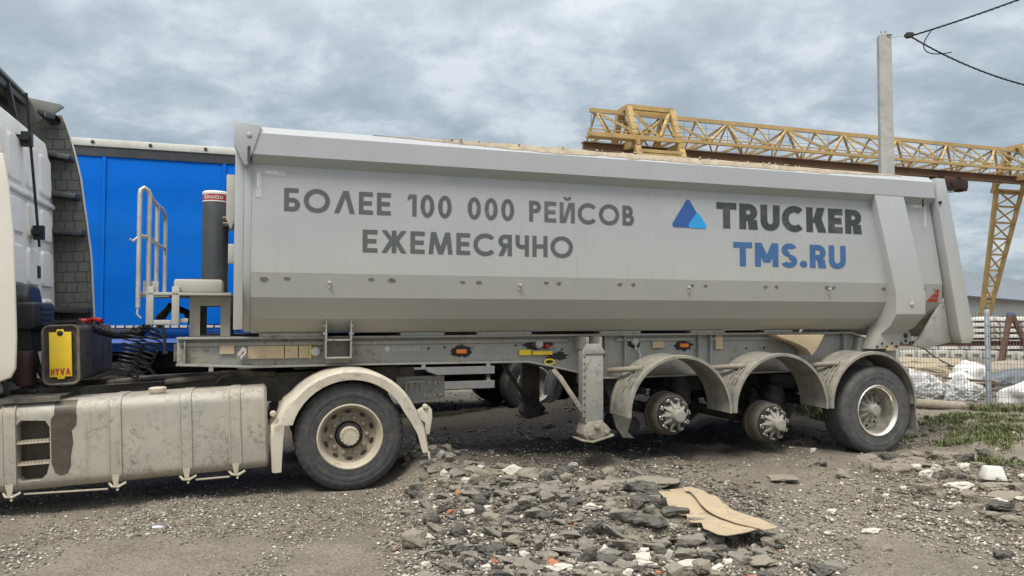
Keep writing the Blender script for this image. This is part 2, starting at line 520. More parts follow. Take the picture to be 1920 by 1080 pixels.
def glyph(ch, t):
    v = rc(0, 0, t, 1)
    d = t * 1.12
    if ch in 'ЕE':
        return v + rc(t, 0, .58, t) + rc(t, .5 - t / 2, .54, .5 + t / 2) + rc(t, 1 - t, .58, 1), .58
    if ch == 'Б':
        return v + rc(t, 1 - t, .56, 1) + bowl(t, .62 - t, 0, .58, t), .62
    if ch in 'ОO':
        return arcp(.5, .5, .52, .52, 0, 360, t, 48), 1.02
    if ch == 'Л':
        return dg_(0, .36, d) + dg_(.82 - d + .02, .36 + .02, d), .84
    if ch == '1':
        return rc(.2, 0, .2 + t, 1) + [[(0, .86), (.0, .86 - t * .9), (.2, .93 - t * .2), (.2, 1)], [(0, .82), (.2, .82), (.2, 1), (.06, 1)]], .2 + t
    if ch == '0':
        return arcp(.3, .5, .30, .52, 0, 360, t, 44), .60
    if ch in 'РP':
        return v + bowl(t, .56 - t, .42, 1, t), .56
    if ch == 'Й':
        return v + rc(.74 - t, 0, .74, 1) + dg_(t * .6, .74 - t * 1.6, t) + arcp(.37, 1.27, .19, .17, 180, 360, t * .62), .74
    if ch == 'С':
        return arcp(.5, .5, .52, .52, 42, 318, t, 40), .90
    if ch == 'В':
        return v + bowl(t, .54 - t, .5 - t / 2, 1, t) + bowl(t, .60 - t, 0, .5 + t / 2, t), .60
    if ch == 'Ж':
        c = .5
        return rc(c - t / 2, 0, c + t / 2, 1) + dg_(0, c - d * .9, d, 0, .55) + dg_(c - d * .6, 0, d, .45, 1) + \
            dg_(1 - d, c - d * .1, d, 0, .55) + dg_(c - d * .4, 1 - d, d, .45, 1), 1.0
    if ch in 'МM':
        s = .10 if ch == 'М' else 0.0
        w = 1.0 if ch == 'М' else .92
        return dg_(0, s, t) + dg_(w - t, w - t - s, t) + dg_(w / 2 - d / 2, s + .0, d, .0 if ch == 'М' else .18, 1) + \
            dg_(w / 2 - d / 2, w - s - d, d, .0 if ch == 'М' else .18, 1), w
    if ch == 'Я':
        w = .60
        return rc(w - t, 0, w, 1) + [[(w - x, y) for x, y in q][::-1] for q in bowl(t, w - t, .40, 1, t)] + dg_(0, w - t - d * 1.05, d * 1.05, 0, .44), w
    if ch == 'Ч':
        w = .60
        return rc(w - t, 0, w, 1) + rc(0, .62, t, 1) + arcp(.27, .62, .27, .26, 180, 270, t) + rc(.27, .36, w - t, .36 + t), w
    if ch in 'НH':
        return v + rc(.68 - t, 0, .68, 1) + rc(t, .5 - t / 2, .68 - t, .5 + t / 2), .68
    if ch == 'T':
        return rc(0, 1 - t, .72, 1) + rc(.36 - t / 2, 0, .36 + t / 2, 1 - t), .72
    if ch == 'R':
        return v + bowl(t, .66 - t, .34, 1, t * .95) + dg_(.66 - d * 1.15, .30, d * 1.2, 0, .38), .68
    if ch == 'U':
        w = .72
        return rc(0, .36, t, 1) + rc(w - t, .36, w, 1) + arcp(w / 2, .36, w / 2, .38, 180, 360, t), w
    if ch == 'C':
        return arcp(.46, .5, .48, .52, 48, 312, t, 36), .82
    if ch == 'K':
        return v + dg_(t * .9, .70 - d, d * 1.1, .38, 1) + dg_(.74 - d, .26, d * 1.15, 0, .60), .76
    if ch == 'S':
        return arcp(.33, .735, .31, .285, 25, 270, t * .95) + arcp(.31, .265, .33, .285, -155, 90, t * .95), .64
    if ch == '.':
        return arcp(.15, .15, .15, .15, 0, 360, .149, 20), .30
    if ch == 'V':
        return dg_(.31, 0, d) + dg_(.31, .62, d), .62 + d
    if ch == 'Y':
        return rc(.34 - t / 2, 0, .34 + t / 2, .45) + dg_(.34 - d / 2, 0, d, .4, 1) + dg_(.34 - d / 2, .68 - d, d, .4, 1), .68
    if ch == 'A':
        return dg_(0, .31, d) + dg_(.62, .31, d) + rc(.18, .2, .62, .2 + t), .62 + d
    return [], .38


def letters(name, text, m, parent, x0, x1, z0, z1, y, t=.17, gap=.17):
    chars, x = [], 0.0
    for ch in text:
        g, w = glyph(ch, t)
        chars.append([[(px + x, py) for px, py in q] for q in g])
        x += w + gap
    x -= gap
    sx, sz = (x1 - x0) / x, (z1 - z0)
    root = bpy.data.objects.new(name, None)
    COL.objects.link(root)
    root.parent = parent
    for polys in chars:
        mb = MB()
        for i, q in enumerate(polys):
            yy = y - (i % 11) * 0.0002
            mb.add([(x0 + px * sx, yy, z0 + py * sz) for px, py in q], [tuple(range(len(q)))])
        if polys:
            mb.build('letter', m, root, flat=True)
    return root


def font_text(name, body, m, parent, size, place, curve_r=None, sx=1.0):
    cu = bpy.data.curves.new(name, 'FONT')
    cu.body = body
    cu.size = size
    tmp = bpy.data.objects.new('tmp', cu)
    COL.objects.link(tmp)
    bpy.context.view_layer.update()
    me = bpy.data.meshes.new_from_object(tmp.evaluated_get(bpy.context.evaluated_depsgraph_get()))
    bpy.data.objects.remove(tmp, do_unlink=True)
    for v_ in me.vertices:
        v_.co = place(v_.co.x * sx, v_.co.y)
    me.name = name
    me.materials.append(m)
    o = bpy.data.objects.new(name, me)
    COL.objects.link(o)
    o.parent = parent
    return o


# ------------------------------------------------------------------ ground
_tab = rng.random((256, 256))


def vnoise(x, y):
    xi, yi = np.floor(x).astype(int), np.floor(y).astype(int)
    fx, fy = x - xi, y - yi
    fx, fy = fx * fx * (3 - 2 * fx), fy * fy * (3 - 2 * fy)
    a, b = _tab[xi % 256, yi % 256], _tab[(xi + 1) % 256, yi % 256]
    c, d = _tab[xi % 256, (yi + 1) % 256], _tab[(xi + 1) % 256, (yi + 1) % 256]
    return (a * (1 - fx) + b * fx) * (1 - fy) + (c * (1 - fx) + d * fx) * fy - 0.5


MOUNDS = [  # x, y, rx, ry, height
    (-0.95, 7.75, .35, .55, .17), (-0.6, 8.2, .5, .6, .10),
    (0.35, 6.35, 1.0, .7, .15), (0.9, 5.8, .8, .45, .13), (-0.3, 7.1, .6, .5, .11), (-0.75, 7.3, .4, .35, .08), (1.3, 7.0, .5, .3, .05), (-4.0, 5.6, 3.0, .22, -.035), (-3.4, 6.3, 2.6, .2, -.03),
    (2.6, 12.2, 1.4, .9, .30), (4.0, 12.8, 1.3, .9, .34), (0.8, 12.4, 1.6, .9, .20), (3.2, 10.6, .8, .5, .10),
    (6.6, 10.6, 1.2, .8, .20), (5.55, 8.75, .5, .35, .14), (5.2, 7.4, .8, .45, .12), (7.0, 9.0, 1.0, 1.2, .26), (4.9, 8.2, .35, .25, .07), (6.0, 8.1, .5, .4, .13),
    (12.5, 22.6, 5.5, 1.5, .46),
]


def hgt(x, y):
    x, y = np.asarray(x, float), np.asarray(y, float)
    near = np.exp(-((x - 1) / 14) ** 2 - ((y - 8) / 14) ** 2)
    h = vnoise(x * .35 + 9, y * .35) * .07 + (vnoise(x * 1.3, y * 1.3 + 7) * .05 + vnoise(x * 3.1 + 3, y * 3.1) * .028 +
                                             vnoise(x * 7.3, y * 7.3) * .018 + vnoise(x * 16, y * 16) * .009) * near
    rough = np.clip((x + .9) * 1.2, 0, 1) * near
    h = h + vnoise(x * 5.1 + 31, y * 5.1) * .05 * rough + vnoise(x * 11 + 5, y * 11) * .022 * rough
    # wheel tracks stay firm and level
    flat = np.zeros_like(h)
    for wx, wy, r in ((-1.5, 6.95, .55), (4.3, 8.9, .6), (-2.25, 9.2, .6), (3.6, 11.2, .6)):
        flat = np.maximum(flat, np.exp(-(((x - wx) ** 2 + (y - wy) ** 2) / r ** 2) ** 2))
    for mx, my, rx, ry, a in MOUNDS:
        h = h + a * np.exp(-((x - mx) / rx) ** 2 - ((y - my) / ry) ** 2)
    return h * (1 - .92 * flat)


def axis_pts(a, b, step, far):
    core = np.arange(a, b + step / 2, step)
    out_r, out_l, d = [b], [a], step
    while out_r[-1] < far:
        d *= 1.16
        out_r.append(out_r[-1] + d)
    d = step
    while out_l[-1] > -far:
        d *= 1.16
        out_l.append(out_l[-1] - d)
    return np.concatenate([np.array(out_l[1:])[::-1], core, np.array(out_r[1:])])


gx, gy = axis_pts(-5.5, 9.5, .045, 1500), axis_pts(4.2, 15.0, .045, 1500)
GX, GY = np.meshgrid(gx, gy)
GZ = hgt(GX, GY)
nx_, ny_ = len(gx), len(gy)
gv = np.stack([GX.ravel(), GY.ravel(), GZ.ravel()], 1)
idx = np.arange(nx_ * ny_).reshape(ny_, nx_)
gf = np.stack([idx[:-1, :-1].ravel(), idx[:-1, 1:].ravel(), idx[1:, 1:].ravel(), idx[1:, :-1].ravel()], 1)


def np_mesh(name, v, f):
    me = bpy.data.meshes.new(name)
    k = f.shape[1]
    me.vertices.add(len(v))
    me.vertices.foreach_set('co', v.astype(np.float32).ravel())
    me.loops.add(f.size)
    me.loops.foreach_set('vertex_index', f.astype(np.int32).ravel())
    me.polygons.add(len(f))
    me.polygons.foreach_set('loop_start', np.arange(0, f.size, k, dtype=np.int32))
    me.polygons.foreach_set('loop_total', np.full(len(f), k, dtype=np.int32))
    me.update(calc_edges=True)
    return me


def ground_mat():
    m = bpy.data.materials.new('dirt_and_gravel')
    m.use_nodes = True
    nt = m.node_tree
    nt.nodes.clear()
    L = nt.links.new

    def N(t, **kw):
        n = nt.nodes.new(t)
        for k, v in kw.items():
            setattr(n, k, v)
        return n
    geo = N('ShaderNodeNewGeometry')
    P = geo.outputs['Position']

    def noise(scale, detail=6, rough=.65):
        n = N('ShaderNodeTexNoise')
        n.inputs['Scale'].default_value = scale
        n.inputs['Detail'].default_value = detail
        n.inputs['Roughness'].default_value = rough
        L(P, n.inputs['Vector'])
        return n.outputs[0]

    def ramp(x, pts):
        n = N('ShaderNodeValToRGB')
        L(x, n.inputs[0])
        els = n.color_ramp.elements
        els[0].position, els[0].color = pts[0][0], (*pts[0][1], 1)
        els[1].position, els[1].color = pts[-1][0], (*pts[-1][1], 1)
        for p_, c_ in pts[1:-1]:
            q = els.new(p_)
            q.color = (*c_, 1)
        return n.outputs[0]

    def mixc(f, a, b, mode='MIX'):
        n = N('ShaderNodeMix', data_type='RGBA', blend_type=mode)
        for i, x in ((0, f), (6, a), (7, b)):
            if isinstance(x, (int, float)):
                n.inputs[i].default_value = x
            elif isinstance(x, tuple):
                n.inputs[i].default_value = (*x, 1)
            else:
                L(x, n.inputs[i])
        return n.outputs[2]

    def mr(x, a, b, lo=0., hi=1.):
        n = N('ShaderNodeMapRange')
        for i, v_ in enumerate((a, b, lo, hi)):
            n.inputs[i + 1].default_value = v_
        L(x, n.inputs[0])
        return n.outputs[0]
    big = noise(.55, 5)
    mid = noise(3.2, 8, .7)
    fine = noise(38, 8, .75)
    base = ramp(big, [(.36, (.120, .099, .076)), (.5, (.176, .148, .114)), (.64, (.258, .220, .168))])
    base = mixc(mr(mid, .46, .70, 0, .7), base, (.105, .088, .067))
    base = mixc(mr(noise(1.1, 7, .7), .60, .72, 0, .6), base, (.32, .262, .185))
    base = mixc(mr(fine, .42, .62, .0, .7), base, (.30, .27, .215))
    base = mixc(mr(noise(85, 4, .7), .54, .66, .0, .8), base, (.055, .048, .038))
    vor = N('ShaderNodeTexVoronoi')
    vor.inputs['Scale'].default_value = 46
    L(P, vor.inputs['Vector'])
    stone = mr(vor.outputs['Distance'], .20, .32, 1., 0.)
    sepc = N('ShaderNodeSeparateColor')
    L(vor.outputs['Color'], sepc.inputs[0])
    sel = mr(sepc.outputs[0], .38, .46, 0, .95)
    mm = N('ShaderNodeMath', operation='MULTIPLY')
    L(stone, mm.inputs[0])
    L(sel, mm.inputs[1])
    scol = ramp(sepc.outputs[1], [(.0, (.06, .054, .045)), (.40, (.22, .195, .16)), (.75, (.42, .38, .31)), (1., (.70, .655, .57))])
    base = mixc(mm.outputs[0], base, scol)
    # black soil, widened to paint in shade under the trailers (an irregular patch with soft noisy edges)
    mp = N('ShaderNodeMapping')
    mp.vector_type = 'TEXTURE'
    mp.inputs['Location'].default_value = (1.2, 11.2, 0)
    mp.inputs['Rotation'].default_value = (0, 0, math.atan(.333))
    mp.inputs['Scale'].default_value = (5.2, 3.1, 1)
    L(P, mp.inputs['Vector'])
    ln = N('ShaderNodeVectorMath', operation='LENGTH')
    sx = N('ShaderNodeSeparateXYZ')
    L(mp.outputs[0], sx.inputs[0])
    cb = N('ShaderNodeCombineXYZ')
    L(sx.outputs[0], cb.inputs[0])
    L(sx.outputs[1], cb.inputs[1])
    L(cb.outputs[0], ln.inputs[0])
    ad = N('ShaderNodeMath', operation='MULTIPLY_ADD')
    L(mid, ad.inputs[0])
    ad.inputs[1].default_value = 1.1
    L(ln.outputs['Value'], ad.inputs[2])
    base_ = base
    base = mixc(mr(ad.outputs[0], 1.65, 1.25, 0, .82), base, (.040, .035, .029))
    p = N('ShaderNodeBsdfPrincipled')
    L(base, p.inputs['Base Color'])
    p.inputs['Roughness'].default_value = .95
    p.inputs['Specular IOR Level'].default_value = .2
    b1 = N('ShaderNodeBump')
    b1.inputs['Strength'].default_value = .9
    b1.inputs['Distance'].default_value = .02
    add = N('ShaderNodeMath', operation='ADD')
    L(fine, add.inputs[0])
    L(mm.outputs[0], add.inputs[1])
    L(add.outputs[0], b1.inputs['Height'])
    L(b1.outputs[0], p.inputs['Normal'])
    o = N('ShaderNodeOutputMaterial')
    L(p.outputs[0], o.inputs[0])
    return m


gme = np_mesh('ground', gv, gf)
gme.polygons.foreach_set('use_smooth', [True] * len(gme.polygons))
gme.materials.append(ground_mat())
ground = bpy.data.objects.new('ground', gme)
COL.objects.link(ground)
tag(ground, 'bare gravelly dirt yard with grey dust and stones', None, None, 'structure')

# trailer frame of reference: x backwards along the trailer, y away from the viewer, z up
TH = math.atan(0.333)
OX, OY = -1.497, 6.9
CT, ST = math.cos(TH), math.sin(TH)


def tw(s, w, z=0.0):
    return (OX + s * CT - w * ST, OY + s * ST + w * CT, z)


# ------------------------------------------------------------------ wheels
def tyre_mb(c, Rr, rim, y0, y1, grooves=4, notch=0, n=96):
    W = y1 - y0
    h = Rr - rim
    prof = [(rim, y0 + .035), (rim + .02, y0 + .012), (rim + .035, y0 + .014), (rim + h * .30, y0 + .003), (rim + h * .34, y0 + .006), (rim + h * .37, y0 + .002), (rim + h * .55, y0),
            (rim + h * .60, y0 + .005), (rim + h * .64, y0 + .001), (Rr - .055, y0 + .010), (Rr - .035, y0 + .014), (Rr - .030, y0 + .02), (Rr - .012, y0 + .028), (Rr, y0 + .045)]
    k = len(prof)
    ya, yb = y0 + .045, y1 - .045
    for g in range(grooves):
        gc = ya + (yb - ya) * (g + 1) / (grooves + 1)
        prof += [(Rr + .003, gc - .008), (Rr - .012, gc - .005), (Rr - .012, gc + .005), (Rr + .003, gc + .008)]
    tail = [(r, y0 + y1 - d) for r, d in prof[:k]][::-1]
    prof += tail
    prof += [(rim - .02, y1 - .06), (rim - .02, y0 + .06)]

    def mod(kk, i, r):
        if notch and kk in (10, 11, 12, 13) and (i % 3 == 0):
            return r - notch
        return r
    mb = MB()
    rings = []
    for kk, (r, d) in enumerate(prof):
        rings.append([(c[0] + mod(kk, i, r) * math.cos(2 * math.pi * i / n), c[1] + d, c[2] + mod(kk, i, r) * math.sin(2 * math.pi * i / n)) for i in range(n)])
    rings.append(rings[0])
    mb.loft(rings, caps=False)
    return mb


def ring_cyl(mb, c, rad, count, r, d0, d1, n=8, off=0.0, cap=None):
    for i in range(count):
        t = 2 * math.pi * (i + off) / count
        cc = (c[0] + rad * math.cos(t), c[1], c[2] + rad * math.sin(t))
        prof = [(r, d1), (r, d0)] if cap is None else [(r, d1), (r, d0 + cap), (r * .55, d0)]
        mb.lathe(prof, cc, n)


def drive_wheel(parent, c, side=1):
    """steel wheel with recessed disc; outer face towards -y when side = 1"""
    w = bpy.data.objects.new('wheel', None)
    COL.objects.link(w)
    w.parent = parent
    w.location = c
    if side < 0:
        w.rotation_euler = (0, 0, math.pi)
    z = (0, 0, 0)
    tyre_mb(z, .502, .292, 0.0, .285, 4, .010, 120).build('tyre', M_tyre, w, sharp=50)
    MB().lathe([(.30, .030), (.305, .012), (.292, .006), (.280, .016), (.272, .06), (.262, .105), (.255, .112), (.255, .20), (.29, .20)], z, 64, caps=False).build('rim', M_rimcream, w, sharp=50)
    MB().lathe([(.256, .111), (.235, .135), (.20, .142), (.13, .142), (.13, .20)], z, 64, caps=False).build('wheel_disc', M_rimdirty, w, sharp=50)
    mb = MB()
    mb.lathe([(.118, .20), (.118, .118), (.10, .105)], z, 32)
    for i in range(10):
        t = 2 * math.pi * (i + .5) / 10
        for k in range(1):
            cc = (.222 * math.cos(t), 0, .222 * math.sin(t))
            ring = []
            for q in range(14):
                a = 2 * math.pi * q / 14
                u, v = .030 * math.cos(a), .018 * math.sin(a)
                ring.append((cc[0] - u * math.sin(t) + v * math.cos(t), cc[2] + u * math.cos(t) + v * math.sin(t)))
            mb.prism(ring, .131, .16)
    mb.build('hub_ring', M_dark, w)
    mb = MB()
    mb.lathe([(.088, .20), (.088, .055), (.080, .045), (.06, .043)], z, 40)
    ring_cyl(mb, z, .076, 14, .0095, .034, .06, 6)
    mb.build('hub_cap', M_rimcream, w)
    for i in range(10):
        t = 2 * math.pi * i / 10
        mb = MB()
        mb.lathe([(.024, .15), (.024, .128), (.017, .126), (.017, .100), (.010, .092)], (.165 * math.cos(t), 0, .165 * math.sin(t)), 10)
        mb.build('wheel_nut', M_rimdirty, w)
    return w


def dish_wheel(parent, c, side=1):
    """wide trailer wheel, deep polished dish; outer face towards -y"""
    w = bpy.data.objects.new('wheel', None)
    COL.objects.link(w)
    w.parent = parent
    w.location = c
    if side < 0:
        w.rotation_euler = (0, 0, math.pi)
    z = (0, 0, 0)
    tyre_mb(z, .523, .292, 0.0, .385, 5, 0, 96).build('tyre', M_tyre2, w, sharp=50)
    MB().lathe([(.30, .030), (.306, .012), (.296, .004), (.282, .012), (.268, .035), (.258, .06), (.262, .075), (.252, .10), (.245, .20), (.235, .215), (.235, .24), (.29, .24)], z, 72, caps=False).build('rim', M_alu, w, sharp=50)
    mb = MB()
    mb.lathe([(.236, .235), (.236, .205), (.225, .200), (.15, .196), (.10, .19), (.10, .235)], z, 48)
    mb.build('wheel_disc', M_steel, w)
    mb = MB()
    for i in range(10):
        t = 2 * math.pi * (i + .5) / 10
        mb.lathe([(.021, .21), (.021, .1975)], (.198 * math.cos(t), 0, .198 * math.sin(t)), 12)
    mb.build('vent_hole', M_dark, w)
    hub_parts(w, .03, True)
    return w


def hub_parts(w, y0, in_wheel=False):
    z = (0, 0, 0)
    mb = MB()
    mb.lathe([(.130, y0 + .17), (.122, y0 + .142), (.098, y0 + .115), (.074, y0 + .085), (.070, y0 + .015), (.060, y0 + .002), (.04, y0)], z, 28)
    for i in range(10):
        t = 2 * math.pi * i / 10
        a = Vector((.068 * math.cos(t), y0 + .10, .068 * math.sin(t)))
        b = Vector((.150 * math.cos(t), y0 + .148, .150 * math.sin(t)))
        mb.bar(a, b, .024, .045, up=(0, 1, 0))
    mb.build('hub', M_hub, w, bevel=.003)
    for i in range(10 if in_wheel else 20):
        t = 2 * math.pi * (i + (0 if in_wheel else .3 * (-1) ** i)) / (10 if in_wheel else 20)
        mb = MB()
        mb.lathe([(.015, y0 + .175), (.015, y0 + .14), (.009, y0 + .135), (.009, y0 + (.105 if not in_wheel else .115))], (.172 * math.cos(t), 0, .172 * math.sin(t)), 8)
        mb.build('wheel_stud', M_steel if in_wheel or i % 2 else M_alu, w)


def bare_hub(parent, c, side=1):
    w = bpy.data.objects.new('axle_hub', None)
    COL.objects.link(w)
    w.parent = parent
    w.location = c
    if side < 0:
        w.rotation_euler = (0, 0, math.pi)
    z = (0, 0, 0)
    MB().lathe([(.20, .43), (.238, .42), (.243, .40), (.243, .37), (.232, .36), (.228, .24), (.218, .225), (.205, .205), (.19, .20), (.12, .195)], z, 56).build('brake_drum', M_drum, w, sharp=40)
    mb = MB()
    mb.lathe([(.195, .205), (.195, .178), (.13, .172)], z, 40)
    mb.build('stud_flange', M_dark, w)
    hub_parts(w, .03)
    return w


# ------------------------------------------------------------------ tipping semi trailer
T = thing('tipper_trailer', 'grey tipping semi trailer with dark Cyrillic lettering, two of its wheels taken off', 'tipper trailer', (OX, OY, 0), (0, 0, TH))


def s_end(z):
    return 7.03 + (3.33 - z) * .185


def tub():
    half = [(0.05, 3.335), (0.0, 3.268), (0.0, 3.075), (0.1, 3.0), (0.1, 2.02), (0.15, 1.794), (0.28, 1.595), (0.48, 1.46)]
    inner = [(0.18, 3.335), (0.18, 2.02), (0.24, 1.82), (0.36, 1.66), (0.52, 1.54)]
    out = half + [(2.5 - w, z) for w, z in half[::-1]]
    inn = [(2.5 - w, z) for w, z in inner] + inner[::-1]
    prof = out + inn
    rings = [[(-.875 if k == 0 else s_end(z), w, z) for w, z in prof] for k in (0, 1)]
    mb = MB()
    n = len(prof)
    vs = rings[0] + rings[1]
    fs = [(i, (i + 1) % n, n + (i + 1) % n, n + i) for i in range(n)]
    # end rims: strips between outer and inner profile
    mb.add(vs, fs)
    for base in (0, n):
        mb.f.append(tuple(range(base, base + n)))
    return mb


tub().build('tipping_body', M_body, T, sharp=6)
mb = MB()
mb.prism([(.15, 1.80), (.28, 1.60), (.48, 1.47), (2.02, 1.47), (2.22, 1.60), (2.35, 1.80), (2.4, 2.02), (2.4, 3.30), (.1, 3.30), (.1, 2.02)], -.94, -.876, 'x')
mb.box(-1.02, -.942, .12, .16, 1.50, 3.1)
mb.box(-1.0, -.942, .5, .58, 1.5, 3.2)
mb.box(-1.0, -.942, 1.9, 1.98, 1.5, 3.2)
for zz in (1.62, 1.78, 1.92, 2.45):
    mb.box(-.99, -.943, .163, 2.3, zz, zz + .03)
mb.build('front_wall', M_body, T, bevel=.004)
# triangular corner gusset of the top rail
mb = MB()
mb.prism([(-1.03, 3.352), (-.80, 3.335), (-.86, 3.13), (-.915, 2.975), (-.935, 2.965), (-1.03, 3.15)], -.014, .16)
mb.lathe([(.022, .0), (.022, -.022), (.012, -.026)], (-.90, 0, 3.24), 16)
mb.build('corner_gusset', M_body, T, bevel=.003)
MB().box(-.915, -.89, -.0175, -.0142, 3.0, 3.14).build('rubber_buffer', M_cyl, T)
# upper front plate, latch and hooks at the front wall
MB().prism([(-1.10, 2.93), (-1.02, 2.93), (-1.02, 2.52), (-1.06, 2.42), (-1.10, 2.52)], .30, .34).build('front_plate', M_plate, T, bevel=.004)
mb = MB()
mb.box(-1.075, -1.0, .22, .28, 2.10, 2.28)
mb.box(-1.0, -.945, .22, .27, 2.125, 2.255)
mb.build('hose_bracket', M_plate, T, bevel=.008)
mb = MB()
mb.box(-1.16, -.94, .9, 1.6, 2.545, 2.56)
mb.box(-1.16, -.94, .9, 1.6, 2.60, 2.615)
mb.tube([(-1.25, 1.25, 2.58), (-1.0, 1.25, 2.58)], .035, 12)
mb.build('cylinder_mount', M_steel, T)
mb = MB()
mb.tube([(-1.06, .35, 2.60), (-1.075, .35, 2.78), (-1.05, .35, 2.80), (-1.02, .35, 2.74), (-.985, .35, 2.60), (-.97, .35, 2.52)], .012, 8)
mb.build('cable_hook', M_black, T)

# ribs at the back: wide bent rib and sloping end post
def rib(st, wi, near=True):
    rings = []
    for z, wo, s0, s1 in st:
        r_ = [(s0, wo, z), (s1, wo, z), (s1, wi, z), (s0, wi, z)]
        if not near:
            r_ = [(a, 2.5 - b, c) for a, b, c in r_]
        rings.append(r_)
    return MB().loft(rings)


RIB = [(3.083, .004, 6.138, 6.585), (1.897, -.006, 6.43, 6.885), (1.645, -.006, 6.428, 6.88), (1.50, .085, 6.42, 6.82), (1.40, .20, 6.38, 6.74), (1.22, .22, 6.30, 6.68)]
POST = [(3.325, -.004, 7.10, 7.235), (3.10, -.012, 7.09, 7.285), (1.40, -.012, 7.415, 7.655), (1.285, -.012, 7.45, 7.60)]
for nr in (True, False):
    rib(RIB, .42, nr).build('side_rib', M_body, T, bevel=.008)
    rib(POST, .13, nr).build('end_post', M_body, T, bevel=.008)
    y0, y1 = (.14, .19) if nr else (2.31, 2.36)
    MB().prism([(7.36, 1.86), (7.47, 1.30), (7.02, 1.22), (6.86, 1.26), (7.02, 1.42)], y0, y1).build('hinge_plate', M_frame, T, bevel=.004)
mb = MB()
mb.prism([(s_end(3.25) + .01, 3.25), (s_end(3.25) + .09, 3.25), (s_end(1.35) + .16, 1.35), (s_end(1.35) + .08, 1.35)], .14, 2.36)
for zz in (1.6, 2.1, 2.6, 3.0):
    mb.box(s_end(zz) + .09, s_end(zz) + .17, .2, 2.3, zz, zz + .08)
mb.build('tailgate', M_body, T, bevel=.006)
# inclined end rails of the side below the top rail
for k in range(2):
    pass
mb = MB()
mb.lathe([(.085, .03), (.085, 0)], (6.80, .225, 1.36), 24)
mb.build('hinge_eye', M_frame, T)
mb = MB()
mb.lathe([(.032, .03), (.032, -.004)], (6.80, .225, 1.38), 16)
mb.lathe([(.020, .03), (.020, -.004)], (6.80, .225, 1.315), 16)
mb.build('hinge_pin', M_dark, T)

# wall markings
YW = .0965
letters('lettering', 'БОЛЕЕ 100 000 РЕЙСОВ', M_letter, T, -.595, 2.985, 2.588, 2.800, YW, t=.185, gap=.17)
letters('lettering', 'ЕЖЕМЕСЯЧНО', M_letter, T, .12, 2.277, 2.228, 2.442, YW, t=.185, gap=.16)
letters('lettering', 'TRUCKER', M_letter2, T, 4.01, 6.03, 2.603, 2.892, YW, t=.255, gap=.10)
letters('lettering', 'TMS.RU', M_blueletter, T, 4.225, 5.785, 2.185, 2.455, YW, t=.235, gap=.11)


def rtri(a, b, c, r, n=7):
    pts = [Vector(p) for p in (a, b, c)]
    cen = (pts[0] + pts[1] + pts[2]) / 3
    out = []
    for i in range(3):
        p, q, s_ = pts[i], pts[i - 1], pts[(i + 1) % 3]
        d0, d1 = (q - p).normalized(), (s_ - p).normalized()
        half = math.acos(max(-1, min(1, d0.dot(d1)))) / 2
        k = r / math.tan(half)
        cc = p + (d0 + d1).normalized() * (r / math.sin(half))
        p0, p1 = p + d0 * k - cc, p + d1 * k - cc
        a0, a1 = math.atan2(p0.y, p0.x), math.atan2(p1.y, p1.x)
        while a1 - a0 > math.pi:
            a1 -= 2 * math.pi
        while a1 - a0 < -math.pi:
            a1 += 2 * math.pi
        out += [(cc.x + r * math.cos(a0 + (a1 - a0) * j / n), cc.y + r * math.sin(a0 + (a1 - a0) * j / n)) for j in range(n + 1)]
    return out


def decal(name, poly, y, m, parent):
    return MB().add([(a, y, b) for a, b in poly], [tuple(range(len(poly)))]).build(name, m, parent, flat=True)


decal('logo', rtri((3.425, 2.592), (3.87, 2.592), (3.648, 2.925), .03), YW, M_logodark, T)
decal('logo', rtri((3.625, 2.590), (3.905, 2.590), (3.765, 2.775), .025), YW - .002, M_logolight, T)
for q in ([(-.845, 2.70), (-.79, 2.70), (-.79, 2.965), (-.845, 2.965)], [(-.785, 2.915), (-.585, 2.905), (-.585, 2.955), (-.785, 2.965)],
          [(6.78, 2.955), (6.98, 2.955), (6.98, 3.0), (6.78, 3.0)], [(6.995, 2.72), (7.035, 2.72), (7.035, 3.0), (6.995, 3.0)]):
    decal('reflective_tape', q, .097, M_reflect, T)
for q in ([(-.83, 2.80), (-.815, 2.80), (-.815, 2.92), (-.83, 2.92)], [(-.76, 2.93), (-.66, 2.926), (-.66, 2.941), (-.76, 2.945)], [(6.82, 2.97), (6.90, 2.97), (6.90, 2.985), (6.82, 2.985)]):
    decal('tape_print', q, .0955, M_whitelet, T)


def wall_y(z):
    """outer wall surface y at height z"""
    pts = [(1.46, .48), (1.595, .28), (1.794, .15), (2.02, .1), (3.0, .1)]
    for (a, ya), (b, yb) in zip(pts, pts[1:]):
        if z <= b:
            return ya + (yb - ya) * (z - a) / (b - a)
    return .1


